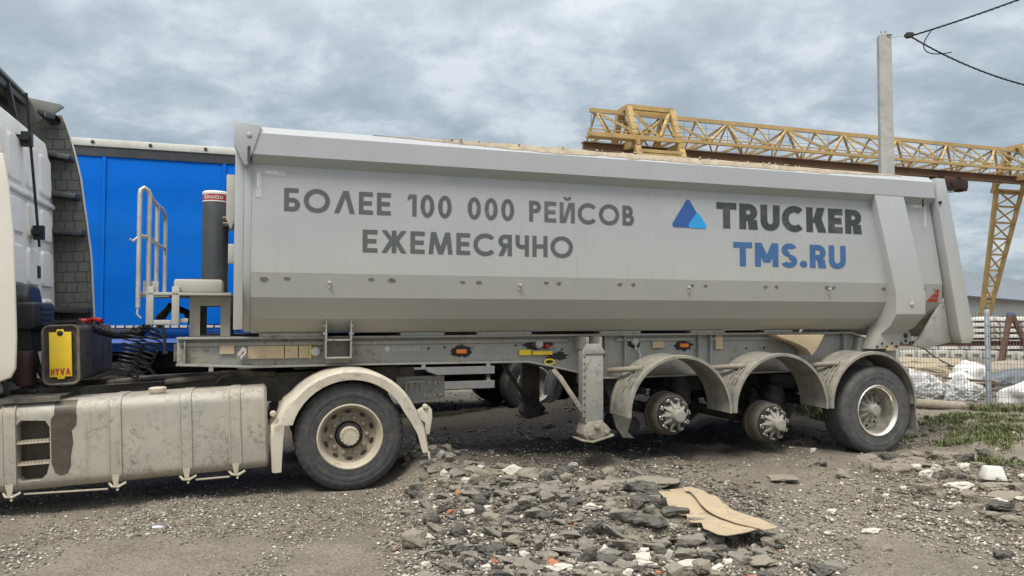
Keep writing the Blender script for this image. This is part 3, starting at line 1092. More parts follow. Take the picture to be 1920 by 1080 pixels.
for k, (ms, mz, mr_) in enumerate([(-.76, 1.955, .05), (-.56, 1.965, .032), (.21, 1.968, .035), (.40, 1.965, .04), (1.10, 1.955, .03), (1.27, 1.955, .032), (1.98, 1.96, .03), (2.13, 1.96, .032),
                                  (2.82, 1.955, .035), (2.98, 1.957, .03), (3.70, 1.955, .032), (3.87, 1.955, .03), (4.66, 1.955, .035), (4.81, 1.955, .03), (5.52, 1.955, .035), (5.62, 1.955, .03), (6.36, 1.95, .035),
                                  (6.99, 1.955, .03), (7.16, 1.95, .022)]):
    pl = []
    for j in range(12):
        a = 2 * math.pi * j / 12
        rr = mr_ * random.uniform(.65, 1.15)
        pl.append((ms + rr * math.cos(a), mz + rr * .55 * math.sin(a)))
    MB().add([(a, wall_y(b) - .003, b) for a, b in pl], [tuple(range(12))]).build('scuff_mark', M_weld, T, flat=True)
for ms in (-.18, 1.70, 3.66, 5.55):
    mb = MB()
    mb.lathe([(.014, 0), (.014, -.03), (.009, -.034)], (ms, wall_y(1.935), 1.935), 12)
    mb.box(ms - .008, ms + .008, wall_y(1.90) - .014, wall_y(1.90) + .01, 1.885, 1.925)
    mb.build('tarp_hook', M_plate, T)
mb = MB()
for i in range(3):
    z0, z1 = 1.80 + i * .055, 1.845 + i * .055
    x1 = 7.24
    mb.add([(x1 - .19 + i * .055, wall_y(z0) - .003, z0), (x1, wall_y(z0) - .003, z0), (x1, wall_y(z1) - .003, z1), (x1 - .19 + i * .055 + .045, wall_y(z1) - .003, z1)], [(0, 1, 2, 3)])
mb.build('red_triangle_sticker', M_redrefl, T, flat=True)
mb = MB()
mb.lathe([(.03, 0), (.03, -.012), (.015, -.02)], (6.66, -.006, 1.77), 16)
mb.box(6.64, 6.68, -.018, -.007, 1.80, 1.825)
mb.build('rib_bolt', M_plate, T)
mb = MB()
mb.box(6.86, 6.875, -.02, -.003, 2.955, 3.05)
mb.lathe([(.02, .0), (.02, -.02)], (7.13, -.012, 3.02), 12)
mb.build('post_fitting', M_dark, T)
# dried sand along the top rail
mb = MB()
N_ = 190
rows = []
for i in range(N_):
    s = .2 + (6.6 - .2) * i / (N_ - 1)
    env = min(1, (s - .2) / .9, (6.6 - s) / 2.2)
    a = max(.0, mnoise.noise(Vector((s * 2.1, 3, 0))) * .5 + .42) * env
    b = abs(mnoise.noise(Vector((s * 9, 1, 5))))
    hh = .002 + .034 * a + .018 * a * b
    f = min(1.0, max(0, (s - .2) / 1.7)) * (.75 + .45 * mnoise.noise(Vector((s * 1.7, 9, 2))) + .25 * mnoise.noise(Vector((s * 6, 2, 2)))) * min(1, (6.75 - s) / 1.5 + .1)
    f = max(.03, min(1.0, f))
    dz_ = (.05 * a * b + .006 * a) if f > .95 else 0
    rows.append([(s, .0485 - .051 * f, 3.3375 - .067 * f - dz_), (s, .0475 - .030 * f, 3.3385 - .035 * f + hh * .4), (s, .046, 3.337 + hh * .8), (s, .10, 3.337 + hh), (s, .16, 3.337 + hh * .7), (s, .176, 3.3355)])
mb.loft(rows, caps=False, closed=False)
mb.build('sand_crust', M_crust, T)
mb = MB()
for i in range(70):
    s = random.uniform(.8, 5.2)
    r_ = random.uniform(.006, .022)
    c = Vector((s, random.uniform(.02, .14), 3.345 + r_ * .6))
    vs = [c + Vector((random.uniform(.7, 1.2) * r_ * a, random.uniform(.7, 1.2) * r_ * b, random.uniform(.6, 1.) * r_ * d)) for a, b, d in ((1, 0, 0), (-1, 0, 0), (0, 1, 0), (0, -1, 0), (0, 0, 1), (0, 0, -1))]
    mb.add(vs, [(0, 2, 4), (2, 1, 4), (1, 3, 4), (3, 0, 4), (2, 0, 5), (1, 2, 5), (3, 1, 5), (0, 3, 5)])
tag(mb.build('dirt_crumbs', M_crust, T), kind='stuff')

# ---- chassis frame
top = [(-1.52, 1.405), (6.215, 1.405), (6.76, 1.19)]
bot = [(6.76, 1.14), (6.6, .98), (3.02, .95), (2.78, .952), (2.5, 1.02), (2.2, 1.09), (1.92, 1.147), (0, 1.155), (-.82, 1.150), (-1.52, 1.182)]
for wc in (.55, 1.95):
    mb = MB()
    mb.prism(top + bot, wc - .008, wc + .008)
    # flanges
    for k in range(len(top) - 1):
        (a, b), (c, d) = top[k], top[k + 1]
        mb.prism([(a, b), (c, d), (c, d + .02), (a, b + .02)], wc - .085, wc + .085)
    bb = bot[1:]
    for k in range(len(bb) - 1):
        (a, b), (c, d) = bb[k], bb[k + 1]
        mb.prism([(a, b), (c, d), (c, d - .02), (a, b - .02)], wc - .09, wc + .09)
    sd = -1 if wc < 1 else 1
    for ss in (-1.45, 2.83, 3.07, 4.02, 4.18, 5.42, 6.1):
        y0 = wc + sd * .07
        zb = .97 if ss > 2.9 else 1.17
        mb.box(ss - .006, ss + .006, min(wc + sd * .009, y0), max(wc + sd * .009, y0), zb, 1.404)
    mb.prism([(-1.5, 1.34), (2.40, 1.34), (2.40, 1.375), (-1.5, 1.375)], *sorted((wc + sd * .009, wc + sd * .03)))
    mb.prism([(2.98, 1.34), (3.99, 1.34), (3.99, 1.375), (2.98, 1.375)], *sorted((wc + sd * .009, wc + sd * .03)))
    mb.prism([(4.2, 1.34), (5.40, 1.34), (5.40, 1.375), (4.2, 1.375)], *sorted((wc + sd * .009, wc + sd * .03)))
    mb.build('chassis_beam', M_frame, T, bevel=.003)
mb = MB()
for ss in (-1.5, -.6, .6, 1.6, 2.6, 3.3, 4.2, 5.3, 6.2):
    zb = 1.2 if ss < 2 else 1.02
    mb.box(ss - .05, ss + .05, .56, 1.94, zb, 1.36)
mb.box(-.9, 1.0, .64, 1.86, 1.165, 1.19)
mb.lathe([(.045, .1), (.045, -.02)], (0.12, 1.25, 1.08), 16, 'z')
mb.build('cross_member', M_chassis, T)
mb = MB()
for a, b in ((-.8, -.22), (.55, 1.0), (1.35, 1.95), (2.75, 3.25), (3.9, 4.35), (4.9, 5.3)):
    for w0 in (.46, 1.86):
        MB().box(a, b, w0, w0 + .18, 1.426, 1.459).build('body_rest_pad', M_frame, T)
# rear support and hinge bracket
mb = MB()
for y0 in (.45, 1.95):
    mb.prism([(6.30, 1.36), (6.75, 1.30), (6.82, 1.10), (6.70, 1.04), (6.25, 1.10)], y0, y0 + .08)
mb.box(6.55, 6.72, .3, 2.2, 1.06, 1.20)
mb.build('rear_hinge_support', M_frame, T, bevel=.004)
mb = MB()
mb.box(6.72, 6.98, .35, 2.15, .74, .96)
mb.build('rear_bumper', M_frame, T, bevel=.006)
MB().box(6.48, 6.58, .20, .216, 1.20, 1.265).build('tan_marker', M_tan, T)
mb = MB()
for i in range(5):
    MB().lathe([(.013, .02), (.013, 0)], (6.34 + i * .075, .20, 1.25 + .04 * (i % 2)), 8).build('bracket_bolt', M_dark, T)

# U bracket carrying the body
mb = MB()
mb.box(-.20, -.185, .28, .46, 1.215, 1.585)
mb.box(.035, .05, .28, .46, 1.215, 1.585)
mb.box(-.184, .034, .44, .46, 1.16, 1.40)
mb.box(-.184, .034, .28, .44, 1.385, 1.40)
mb.box(-.184, .034, .28, .44, 1.215, 1.23)
mb.build('body_guide_bracket', M_frame, T, bevel=.003)
mb = MB()
for ss in (-.2, .05):
    for zz in (1.45, 1.53):
        mb.tube([(ss - .02, .33, zz), (ss + .02, .33, zz)], .014, 8)
mb.build('guide_bolt', M_plate, T)

# stickers and fittings on the beam web (near face at y = .542)
yb = .5405
YB2 = .518
for q, m_, nm in (([(-1.15, 1.265), (-1.02, 1.265), (-1.02, 1.345), (-1.15, 1.345)], M_tan, 'tan_sticker'),
                  ([(-.90, 1.215), (-.57, 1.215), (-.57, 1.335), (-.90, 1.335)], M_tan, 'tan_sticker'),
                  ([(-.56, 1.215), (-.44, 1.215), (-.44, 1.335), (-.56, 1.335)], M_tan, 'tan_sticker'),
                  ([(-.43, 1.215), (-.34, 1.215), (-.34, 1.335), (-.43, 1.335)], M_tan, 'tan_sticker'),
                  ([(-.335, 1.21), (-.315, 1.21), (-.315, 1.337), (-.335, 1.337)], M_yellow, 'yellow_strip'),
                  ([(3.43, 1.26), (3.58, 1.26), (3.58, 1.335), (3.43, 1.335)], M_tan, 'tan_sticker'),
                  ([(4.26, 1.235), (4.36, 1.235), (4.36, 1.400), (4.26, 1.400)], M_tan, 'tan_sticker')):
    MB().prism(q, YB2, YB2 + .003).build(nm, m_, T)
font_text('brand_lettering', 'Grunwald', M_reflect, T, .072, lambda a, b: (.47 + a, .539, 1.268 + b))
mb = MB()
mb.add([(a, .5395, b) for a, b in [(.43 + .028 * math.cos(2 * math.pi * k / 20), 1.292 + .028 * math.sin(2 * math.pi * k / 20)) for k in range(20)]], [tuple(range(20))])
mb.build('brand_mark', M_reflect, T, flat=True)
MB().lathe([(.045, .03), (.045, -.012), (.033, -.02), (.02, -.022)], (-.275, .52, 1.275), 24).build('marker_lamp', M_reflect, T)
mb = MB()
mb.box(-.985, -.915, .47, .52, 1.245, 1.265)
mb.bar((-.98, .49, 1.25), (-.93, .47, 1.32), .03, .03)
mb.tube([(-.96, .46, 1.22), (-.92, .45, 1.27), (-.92, .47, 1.31)], .012, 8)
mb.build('coupling_valve', M_plate, T)


def blob(cx_, cz_, rx, rz, n=22, jag=.22):
    return [(cx_ + rx * random.uniform(1 - jag, 1 + jag) * math.cos(2 * math.pi * k / n), cz_ + rz * random.uniform(1 - jag, 1 + jag) * math.sin(2 * math.pi * k / n)) for k in range(n)]


for ss, zz in ((1.195, 1.255), (3.84, 1.285)):
    decal('paint_blot', blob(ss, zz, .115, .062), .5375, M_blot, T)
    mk = MB().box(ss - .055, ss + .055, .505, .538, zz - .022, zz + .022).build('side_marker', M_orange, T, bevel=.006)
decal('paint_blot', blob(2.05, 1.31, .17, .055), .5378, M_blot, T)
decal('paint_blot', blob(2.28, 1.185, .12, .045, jag=.35), .5378, M_blot, T)
decal('paint_blot', blob(3.21, 1.315, .075, .055), .5378, M_blot, T)
MB().box(1.83, 1.965, .515, .53, 1.205, 1.262).build('yellow_plate', M_yellow, T)
MB().box(1.985, 2.21, .515, .53, 1.205, 1.245).build('yellow_plate', M_yellow, T)
MB().lathe([(.045, .03), (.045, -.01), (.02, -.03)], (2.06, .52, 1.318), 16).build('shunt_valve', M_plate, T)
MB().lathe([(.026, .03), (.026, -.02), (.018, -.035)], (2.145, .52, 1.30), 14).build('red_button', M_redcoupling, T)
MB().lathe([(.024, .03), (.024, -.02)], (1.985, .52, 1.315), 14).build('valve_knob', M_dark, T)
mb = MB()
mb.tube([(2.17 + .055 * math.cos(t), .50, 1.128 + .028 * math.sin(t)) for t in [2 * math.pi * k / 20 for k in range(21)]], .009, 6)
mb.build('yellow_ring', M_yellow, T)
MB().box(2.12, 2.22, .505, .538, 1.112, 1.144).build('valve_body', M_black, T)
mb = MB()
mb.lathe([(.042, .03), (.042, -.01), (.03, -.02)], (3.21, .52, 1.335), 18)
mb.box(3.20, 3.22, .495, .51, 1.24, 1.31)
mb.tube([(3.24, .5, 1.25), (3.26, .49, 1.19), (3.255, .49, 1.15)], .012, 6)
mb.build('filler_valve', M_plate, T)
mb = MB()
for ss, zz in ((.85, 1.29), (4.7, 1.24), (4.95, 1.24), (5.75, 1.30), (1.8, 1.31), (2.33, 1.26), (1.02, 1.30)):
    MB().lathe([(.012, .01), (.012, -.008)], (ss, .541, zz), 8).build('web_bolt', M_dark, T)

# wheel chock stowed on the frame
mb = MB()
pts = [(4.93, 1.40), (5.62, 1.40), (5.60, 1.37), (5.50, 1.22), (5.43, 1.15)]
crv = [(5.43 - .50 * (k / 8) ** 1.0, 1.15 + .235 * (k / 8) ** .55) for k in range(1, 8)]
mb.prism(pts + crv, .28, .46)
mb.build('wheel_chock', M_tan, T, bevel=.006)

# ---- fenders
def trailer_fender(cs, near=True):
    mb = MB()
    r0, cz = .625, .58
    sec = []
    n = 28
    a0, a1 = -2, 182
    y0, y1 = (0, .45) if near else (2.5, 2.05)
    sg = 1 if near else -1
    rings = []
    for k in range(n + 1):
        a = R(a0 + (a1 - a0) * k / n)
        ca, sa = math.cos(a), math.sin(a)

        def pt(r_, y):
            return (cs + r_ * ca * 1.018, y, cz + r_ * sa)
        rings.append([pt(r0 - .035, y0), pt(r0 - .006, y0), pt(r0, y0 + sg * .012), pt(r0, y0 + sg * .07), pt(r0 - .012, y0 + sg * .078), pt(r0 - .012, y1 - sg * .05), pt(r0, y1 - sg * .04), pt(r0, y1),
                      pt(r0 - .03, y1), pt(r0 - .018, y1 - sg * .06), pt(r0 - .022, y0 + sg * .07), pt(r0 - .014, y0 + sg * .016), pt(r0 - .035, y0 + sg * .012)])
    mb.loft(rings)
    f = mb.build('fender', M_fender, T, sharp=35)
    if near:
        mb = MB()
        mb.tube([(cs - .62, .50, 1.02), (cs - .40, .12, 1.065)], .03, 12)
        mb.build('fender_bracket', M_mud, f)
        mb = MB()
        for dy in (.10, .16, .22):
            a0_ = R(133 if dy < .2 else 138)
            for da in (0, R(12)):
                a = a0_ + da
                p0 = (cs + (r0 + .004) * math.cos(a) * 1.018, dy, cz + (r0 + .004) * math.sin(a))
                a += R(8)
                p1 = (cs + (r0 + .004) * math.cos(a) * 1.018, dy, cz + (r0 + .004) * math.sin(a))
                mb.bar(p0, p1, .012, .012)
        mb.build('fender_clip', M_steel, f)
    return f


FC = (3.492, 4.787, 6.092)
for cs in FC:
    trailer_fender(cs, True)
    trailer_fender(cs, False)
# running gear
HUBZ = (.545, .395, .497)
bare_hub(T, (3.50, .0, HUBZ[0]))
bare_hub(T, (4.79, .0, HUBZ[1]))
dish_wheel(T, (6.19, .05, HUBZ[2]))
bare_hub(T, (3.50, 2.5, HUBZ[0]), -1)
bare_hub(T, (4.79, 2.5, HUBZ[1]), -1)
dish_wheel(T, (6.19, 2.45, HUBZ[2]), -1)
for cs, hz in zip((3.50, 4.79, 6.12), HUBZ):
    mb = MB()
    mb.tube([(cs, .36, hz), (cs, 2.14, hz)], .068, 16)
    mb.build('axle', M_chassis, T)
    for wc in (.62, 1.88):
        mb = MB()
        mb.bar((cs - .55, wc, .80), (cs + .02, wc, hz - .07), .09, .05)
        mb.bar((cs + .0, wc, hz - .07), (cs + .36, wc, hz - .0), .09, .05)
        mb.prism([(cs - .68, .97), (cs - .42, .97), (cs - .48, .70), (cs - .60, .70)], wc - .07, wc + .07)
        mb.lathe([(.10, 0), (.13, .03), (.12, .12), (.135, .2), (.12, .3), (.10, .36)], (cs + .34, wc, hz + .04), 20, 'z')
        mb.build('air_suspension', M_dark, T)
        mb = MB()
        mb.tube([(cs + .05, wc + .12, hz + .16), (cs + .30, wc + .12, hz + .18)], .075, 16)
        mb.build('brake_chamber', M_dark, T)
# rubber flap hanging behind the first fender with a hanging spring brake arm
mb = MB()
mb.prism([(2.86, .60), (3.06, .60), (3.10, .50), (3.05, .35), (3.13, .28), (3.0, .29), (2.92, .40)], .40, .44)
mb.build('axle_stop', M_fender, T)
mb = MB()
mb.tube([(3.15, .5, .40), (3.15, 1.0, .40)], .105, 22)
mb.build('air_tank', M_dark, T)
MB().box(3.9, 4.5, 1.1, 1.9, .70, .98).build('valve_box', M_dark, T)
mb = MB()
mb.tube([(5.1, .75, .85), (5.7, .75, .85)], .13, 22)
mb.build('air_tank', M_dark, T)
# mud flap
mb = MB()
mb.prism([(6.735, .62), (6.752, .62), (6.80, .23), (6.785, .23)], .06, .44)
mb.build('mud_flap', M_fender, T)

# ---- landing legs
def landing_leg(near=True):
    y0 = .20 if near else 2.12
    o = bpy.data.objects.new('landing_leg', None)
    COL.objects.link(o)
    o.parent = T
    mb = MB()
    mb.box(2.455, 2.665, y0, y0 + .18, .50, 1.25)
    mb.box(2.425, 2.455, y0 - .01, y0 + .02, .56, 1.27)
    mb.prism([(2.43, 1.27), (2.47, 1.33), (2.62, 1.33), (2.68, 1.25), (2.68, 1.22), (2.43, 1.22)], y0 - .012, y0 - .001)
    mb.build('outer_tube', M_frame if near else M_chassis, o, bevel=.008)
    for k in range(9):
        MB().lathe([(.009, .01), (.009, -.004)], (2.44, y0 - .01, .62 + k * .072), 8).build('bolt_hole', M_dark, o)
    mb = MB()
    mb.box(2.475, 2.645, y0 + .02, y0 + .16, .40, .50)
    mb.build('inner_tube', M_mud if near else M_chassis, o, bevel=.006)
    mb = MB()
    mb.prism([(2.45, .46), (2.48, .51), (2.64, .52), (2.70, .47), (2.745, .42), (2.72, .375), (2.62, .335), (2.47, .322), (2.43, .38)], y0 - .015, y0 + .195)
    mb.lathe([(.03, .0), (.03, -.03), (.02, -.035)], (2.58, y0 - .015, .46), 14)
    mb.lathe([(.022, .0), (.022, -.02)], (2.69, y0 - .015, .40), 12)
    mb.lathe([(.022, .0), (.022, -.02)], (2.50, y0 - .015, .375), 12)
    mb.prism([(2.40, .315), (2.53, .292), (2.775, .352), (2.775, .372), (2.53, .315), (2.40, .335)], y0 - .035, y0 + .215)
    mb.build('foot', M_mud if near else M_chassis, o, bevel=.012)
    mb = MB()
    mb.bar((2.14, y0 + .12, 1.06), (2.22, y0 + .10, .96), .05, .05)
    mb.bar((2.20, y0 + .10, .99), (2.44, y0 + .05, .62), .065, .05)
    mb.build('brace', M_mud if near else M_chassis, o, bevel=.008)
    return o


landing_leg(True)
landing_leg(False)
mb = MB()
mb.box(2.47, 2.50, .2, .56, 1.27, 1.402)
mb.box(2.62, 2.65, .2, .56, 1.27, 1.402)
mb.build('leg_bracket', M_frame, T)
mb = MB()
mb.tube([(2.55, .5, 1.08), (2.55, 2.1, 1.08)], .025, 10)
mb.build('leg_shaft', M_chassis, T)

# ---- cylinder, platform and railing at the front
CYC = (-1.245, 1.25)
mb = MB()
mb.lathe([(.128, 0), (.128, .94), (.122, .96)], (CYC[0], CYC[1], 1.84), 40, 'z')
CY = mb.build('lift_cylinder', M_cyl, T)
mb = MB()
mb.lathe([(.1295, 0), (.1295, .085)], (CYC[0], CYC[1], 2.80), 40, 'z')
mb.build('red_band', M_redband, CY)
mb = MB()
mb.lathe([(.130, 0), (.130, .012)], (CYC[0], CYC[1], 2.795), 40, 'z')
mb.lathe([(.1305, 0), (.1305, .022), (.12, .034)], (CYC[0], CYC[1], 2.873), 40, 'z')
mb.build('white_cap', M_whitelet, CY)


def on_cyl(off):
    def f(a, b):
        t = -math.pi / 2 + (a + off) / .1305
        return (CYC[0] + .1308 * math.cos(t), CYC[1] + .1308 * math.sin(t), 2.822 + b)
    return f


_view = .22 * .13   # facing slightly forward of square
for k, off in enumerate((-.155 + _view, .105 + _view, -.415 + _view)):
    font_text('band_lettering', 'Binotto', M_whitelet, CY, .068, on_cyl(off))
mb = MB()
mb.prism([(-1.44, 1.426), (-1.07, 1.426), (-1.07, 1.815), (-1.44, 1.815)], .80, .82)
fr = mb.build('pedestal', M_plate, T)
cut(fr, [MB().box(-1.345, -1.16, .7, .9, 1.43, 1.72)])
mb = MB()
mb.prism([(-1.44, 1.426), (-1.07, 1.426), (-1.07, 1.815), (-1.44, 1.815)], 1.70, 1.72)
fr2 = mb.build('pedestal', M_plate, T)
cut(fr2, [MB().box(-1.345, -1.16, 1.6, 1.8, 1.43, 1.72)])
mb = MB()
mb.box(-1.44, -1.40, .825, 1.695, 1.43, 1.81)
mb.box(-1.08, -1.072, .825, 1.695, 1.43, 1.81)
mb.build('pedestal_back', M_frame, T)
mb = MB()
mb.box(-1.86, -1.06, .62, 2.02, 1.818, 1.845)
mb.build('platform', M_plate, T, bevel=.003)
mb = MB()
mb.box(-1.57, -1.14, .66, .98, 1.848, 1.972)
tb = mb.build('tool_box', M_plate, T, bevel=.02)
mb = MB()
mb.box(-1.46, -1.20, .72, .92, 1.973, 1.982)
mb.build('box_lid', M_rust, tb)
# loop frame below the platform
mb = MB()
mb.box(-1.80, -1.735, .62, .66, 1.54, 1.90)
mb.box(-1.58, -1.515, .62, .66, 1.54, 1.90)
mb.box(-1.734, -1.581, .62, .66, 1.54, 1.585)
mb.box(-1.514, -1.44, .66, .70, 1.56, 1.60)
mb.box(-1.87, -1.60, .63, .66, 1.80, 1.817)
mb.build('hose_support', M_plate, T, bevel=.006)
mb = MB()
P1, P2, P3, P4 = (-1.82, .16 + .40), (-1.74, .60), (-1.70, 1.20), (-1.70, 1.95)
rr = .021


def arcpts(a, b, lift=.03, n=6):
    a, b = Vector(a), Vector(b)
    return [a.lerp(b, k / n) + Vector((0, 0, lift * math.sin(math.pi * k / n))) for k in range(n + 1)]


top_z = 2.80
mb.tube([(-1.86, .58, 1.70), (-1.86, .58, 2.74), (-1.855, .585, 2.79), (-1.83, .60, 2.815), (-1.795, .63, 2.79), (-1.785, .64, 2.74), (-1.785, .64, 1.80)], rr, 12)
mb.tube([(-1.79, .64, 2.77), (-1.80, .95, 2.755), (-1.80, 1.3, 2.75), (-1.80, 1.65, 2.76), (-1.80, 1.87, 2.74), (-1.80, 1.96, 2.70), (-1.80, 1.98, 2.64), (-1.80, 1.98, 1.845)], rr, 12)
mb.tube([(-1.80, 1.3, 1.845), (-1.80, 1.3, 2.75)], rr, 12)
mb.tube([(-1.86, .58, 2.36), (-1.785, .64, 2.36), (-1.80, 1.3, 2.35), (-1.80, 1.65, 2.36), (-1.80, 1.98, 2.36)], rr * .9, 12)
mb.tube([(-1.86, .58, 2.36), (-1.91, .57, 2.31), (-1.935, .56, 2.33)], .012, 8)
mb.build('railing', M_galv, T, sharp=60)
mb = MB()
mb.tube([(-1.86, .58, 1.72), (-1.865, .57, 1.64), (-1.83, .57, 1.60)], .01, 8)
mb.build('rail_hook', M_galv, T)
MB().box(-1.83, -1.70, .655, .675, 1.84, 1.95).build('rail_hinge', M_galv, T)
# brown hoses bundled under the platform
mb = MB()
for k in range(7):
    a = random.uniform(-.05, .05)
    mb.tube([(-1.05, .9 + a, 1.50 + k * .04), (-1.02 + .02 * k, .75 + a, 1.52 + k * .035), (-.99, .7, 1.48 + k * .045)], .012, 6)
mb.build('hose_bundle', M_hoseblack, T)
mb = MB()
for k in range(6):
    y = 1.0 + k * .1
    mb.tube([(-1.75, y, 1.60), (-1.65, y - .1, 1.70 + .02 * (k % 3)), (-1.5, y, 1.66), (-1.45, y, 1.55)], .022, 7)
mb.build('hose_bundle', M_hoseblack, T)

# ------------------------------------------------------------------ tractor unit, slightly nose down
PIT = .0384
K = thing('tractor_truck', 'dusty white tractor truck coupled to the grey tipper trailer', 'truck', (OX, OY, 0), (0, 0, 0))
K.rotation_mode = 'XYZ'
K.rotation_euler = (Matrix.Rotation(TH, 3, 'Z') @ Matrix.Rotation(-PIT, 3, 'Y')).to_euler('XYZ')

drive_wheel(K, (.035, .045, .502))
drive_wheel(K, (.035, 2.455, .502), -1)
for y0, y1 in ((.36, .64), (1.86, 2.14)):
    t2 = tyre_mb((.035, 0, .502), .50, .29, y0, y1, 4, .010, 60)
    t2.build('inner_tyre', M_tyre, K, sharp=50)
mb = MB()
mb.tube([(.035, .3, .502), (.035, 2.2, .502)], .11, 14)
mb.lathe([(.1, -.25), (.24, -.12), (.24, .12), (.1, .25)], (.035, 1.25, .502), 20)
mb.build('rear_axle', M_chassis, K)


def truck_fender(near=True):
    sg = 1 if near else -1
    yb_ = 0 if near else 2.5
    c0, cz = .035, .505
    st = []
    st.append((-.665, .25, -.585, .25))
    st.append((-.670, .55, -.560, .55))
    st.append((-.665, .66, -.545, .66))
    for k in range(0, 19):
        a = R(163 - (163 - 22) * k / 18)
        ro = .655 if k > 2 else .68
        ri = .535
        st.append((c0 + ro * math.cos(a), cz + (ro - .03) * math.sin(a), c0 + ri * math.cos(a), cz + ri * math.sin(a) * .985))
    st.append((.715, .62, .595, .60))
    st.append((.745, .50, .655, .48))
    st.append((.765, .30, .700, .30))
    rings = []
    for xo, zo, xi, zi in st:
        mx, mz = (xo + xi) / 2, (zo + zi) / 2
        def lp(f):
            return xi + (xo - xi) * f, zi + (zo - zi) * f
        a, b, c, d = lp(0), lp(.72), lp(.93), lp(1.0)
        e_, f_ = lp(.96), lp(.90)
        rings.append([(a[0], yb_, a[1]), (b[0], yb_ - sg * .006, b[1]), (c[0], yb_ + sg * .018, c[1]), (d[0], yb_ + sg * .07, d[1]), (d[0], yb_ + sg * .60, d[1]),
                      (f_[0], yb_ + sg * .60, f_[1]), (f_[0], yb_ + sg * .08, f_[1]), (a[0], yb_ + sg * .02, a[1])])
    mb = MB()
    mb.loft(rings)
    f = mb.build('fender', M_dustpaint, K, sharp=48)
    if near:
        mb = MB()
        mb.prism([(.66, .70), (.745, .745), (.775, .735), (.80, .70), (.80, .62), (.785, .55), (.77, .47), (.735, .47), (.73, .58), (.68, .62)], -.012, .055)
        mb.build('fender_end_piece', M_dustpaint, f, bevel=.008)
        MB().prism([(.745, .305), (.768, .305), (.772, .22), (.755, .22)], .0, .03).build('fender_tip', M_dustpaint, f, bevel=.006)
        mb = MB()
        mb.lathe([(.026, .02), (.026, -.016), (.016, -.028)], (.735, -.01, .735), 16)
        mb.lathe([(.028, .02), (.028, -.018), (.018, -.03)], (-.640, .0, .775), 16)
        mb.build('fender_bolt', M_rimcream, f)
    return f


truck_fender(True)
truck_fender(False)

# fuel tank
def rrect(y0, y1, z0, z1, r, n=6):
    out = []
    for cy_, cz_, a0 in ((y1 - r, z1 - r, 0), (y0 + r, z1 - r, 90), (y0 + r, z0 + r, 180), (y1 - r, z0 + r, 270)):
        for k in range(n + 1):
            a = R(a0 + 90 * k / n)
            out.append((cy_ + r * math.cos(a), cz_ + r * math.sin(a)))
    return out


mb = MB()
pr = rrect(.05, .72, .285, 1.0, .10)
pin = rrect(.062, .708, .297, .988, .10)
pin2 = rrect(.085, .685, .32, .965, .09)
mb.loft([[(x, a, b) for a, b in q] for x, q in ((-4.3, pr), (-.715, pr), (-.70, pin), (-.69, pin2))])
tank = mb.build('fuel_tank', M_tank, K, sharp=45)
cutp = [(-2.635, .40), (-2.60, .37), (-2.47, .37), (-2.42, .42), (-2.395, .52), (-2.395, .80), (-2.425, .855), (-2.60, .87), (-2.635, .83)]
cut(tank, [MB().prism(cutp, -.1, .20)])
for zz in (.50, .675):
    mb = MB()
    mb.box(-2.635, -2.40, .055, .17, zz, zz + .012)
    for k in range(9):
        mb.box(-2.63 + k * .026, -2.617 + k * .026, .055, .165, zz + .0115, zz + .024)
    mb.build('step', M_rimcream, tank)
MB().box(-2.66, -2.38, .192, .199, .36, .88).build('step_back', M_stain, tank)
# oily stain that ran down beside the step
st_poly = [(-2.385, .86), (-2.36, .899), (-2.20, .899), (-2.195, .88), (-2.20, .80), (-2.235, .76), (-2.225, .66), (-2.245, .55), (-2.245, .47), (-2.27, .41), (-2.32, .395), (-2.36, .42), (-2.385, .50)]
stn = MB().add([(a, .0475, b) for a, b in st_poly], [tuple(range(len(st_poly)))])
arc_ = [(.1475 - .1 * math.cos(R(a)), .9 + .1025 * math.sin(R(a))) for a in range(0, 91, 10)]
stn.loft([[(xs, a, b + .0005) for a, b in arc_] for xs in (-2.36, -2.20)], caps=False, closed=False)
stn.build('oil_stain', M_stain, tank, flat=True)
for xs in (-2.685, -1.915, -1.365, -.965):
    q0 = rrect(.043, .727, .278, 1.007, .105)
    q1 = rrect(.05, .72, .285, 1.0, .10)
    mb = MB()
    mb.loft([[(xs - .045, a, b) for a, b in q1], [(xs - .043, a, b) for a, b in q0], [(xs + .043, a, b) for a, b in q0], [(xs + .045, a, b) for a, b in q1]], caps=False)
    stp = mb.build('tank_strap', M_tank, tank, sharp=45)
    mb = MB()
    q2 = [(a, b) for a, b in rrect(.041, .729, .276, 1.009, .107)]
    for dx in (-.044, .044):
        mb.tube([(xs + dx, a, b) for a, b in q2 if a < .45 and b > .34], .006, 6)
    mb.build('strap_edge', M_frame_light, stp)
    mb = MB()
    mb.tube([(xs - .06, .10, .285), (xs - .03, .05, .262), (xs + .02, .04, .258), (xs + .075, .06, .285)], .011, 8)
    mb.tube([(xs + .02, .06, .28), (xs + .01, .045, .225)], .010, 8)
    mb.prism([(xs - .03, .36), (xs + .03, .36), (xs + .015, .27), (xs - .015, .27)], .036, .043)
    mb.build('strap_clamp', M_rimcream, stp)
mb = MB()
mb.tube([(-2.60, .10, .262), (-1.985, .10, .236)], .0085, 8)
mb.tube([(-1.30, .10, .240), (-1.02, .10, .238)], .0085, 8)
mb.build('tank_rod', M_rimcream, tank)
mb = MB()
mb.lathe([(.06, 0), (.06, .015), (.072, .018), (.074, .05), (.06, .06)], (-1.60, .22, 1.0), 24, 'z')
mb.build('filler_cap', M_rimcream, tank)
mb = MB()
for k in range(5):
    y = .08 + k * .10
    mb.box(-2.78, -2.33, y, y + .075, 1.03, 1.045)
mb.box(-2.79, -2.32, .06, .075, 1.012, 1.048)
mb.build('step_platform', M_chassis, K)
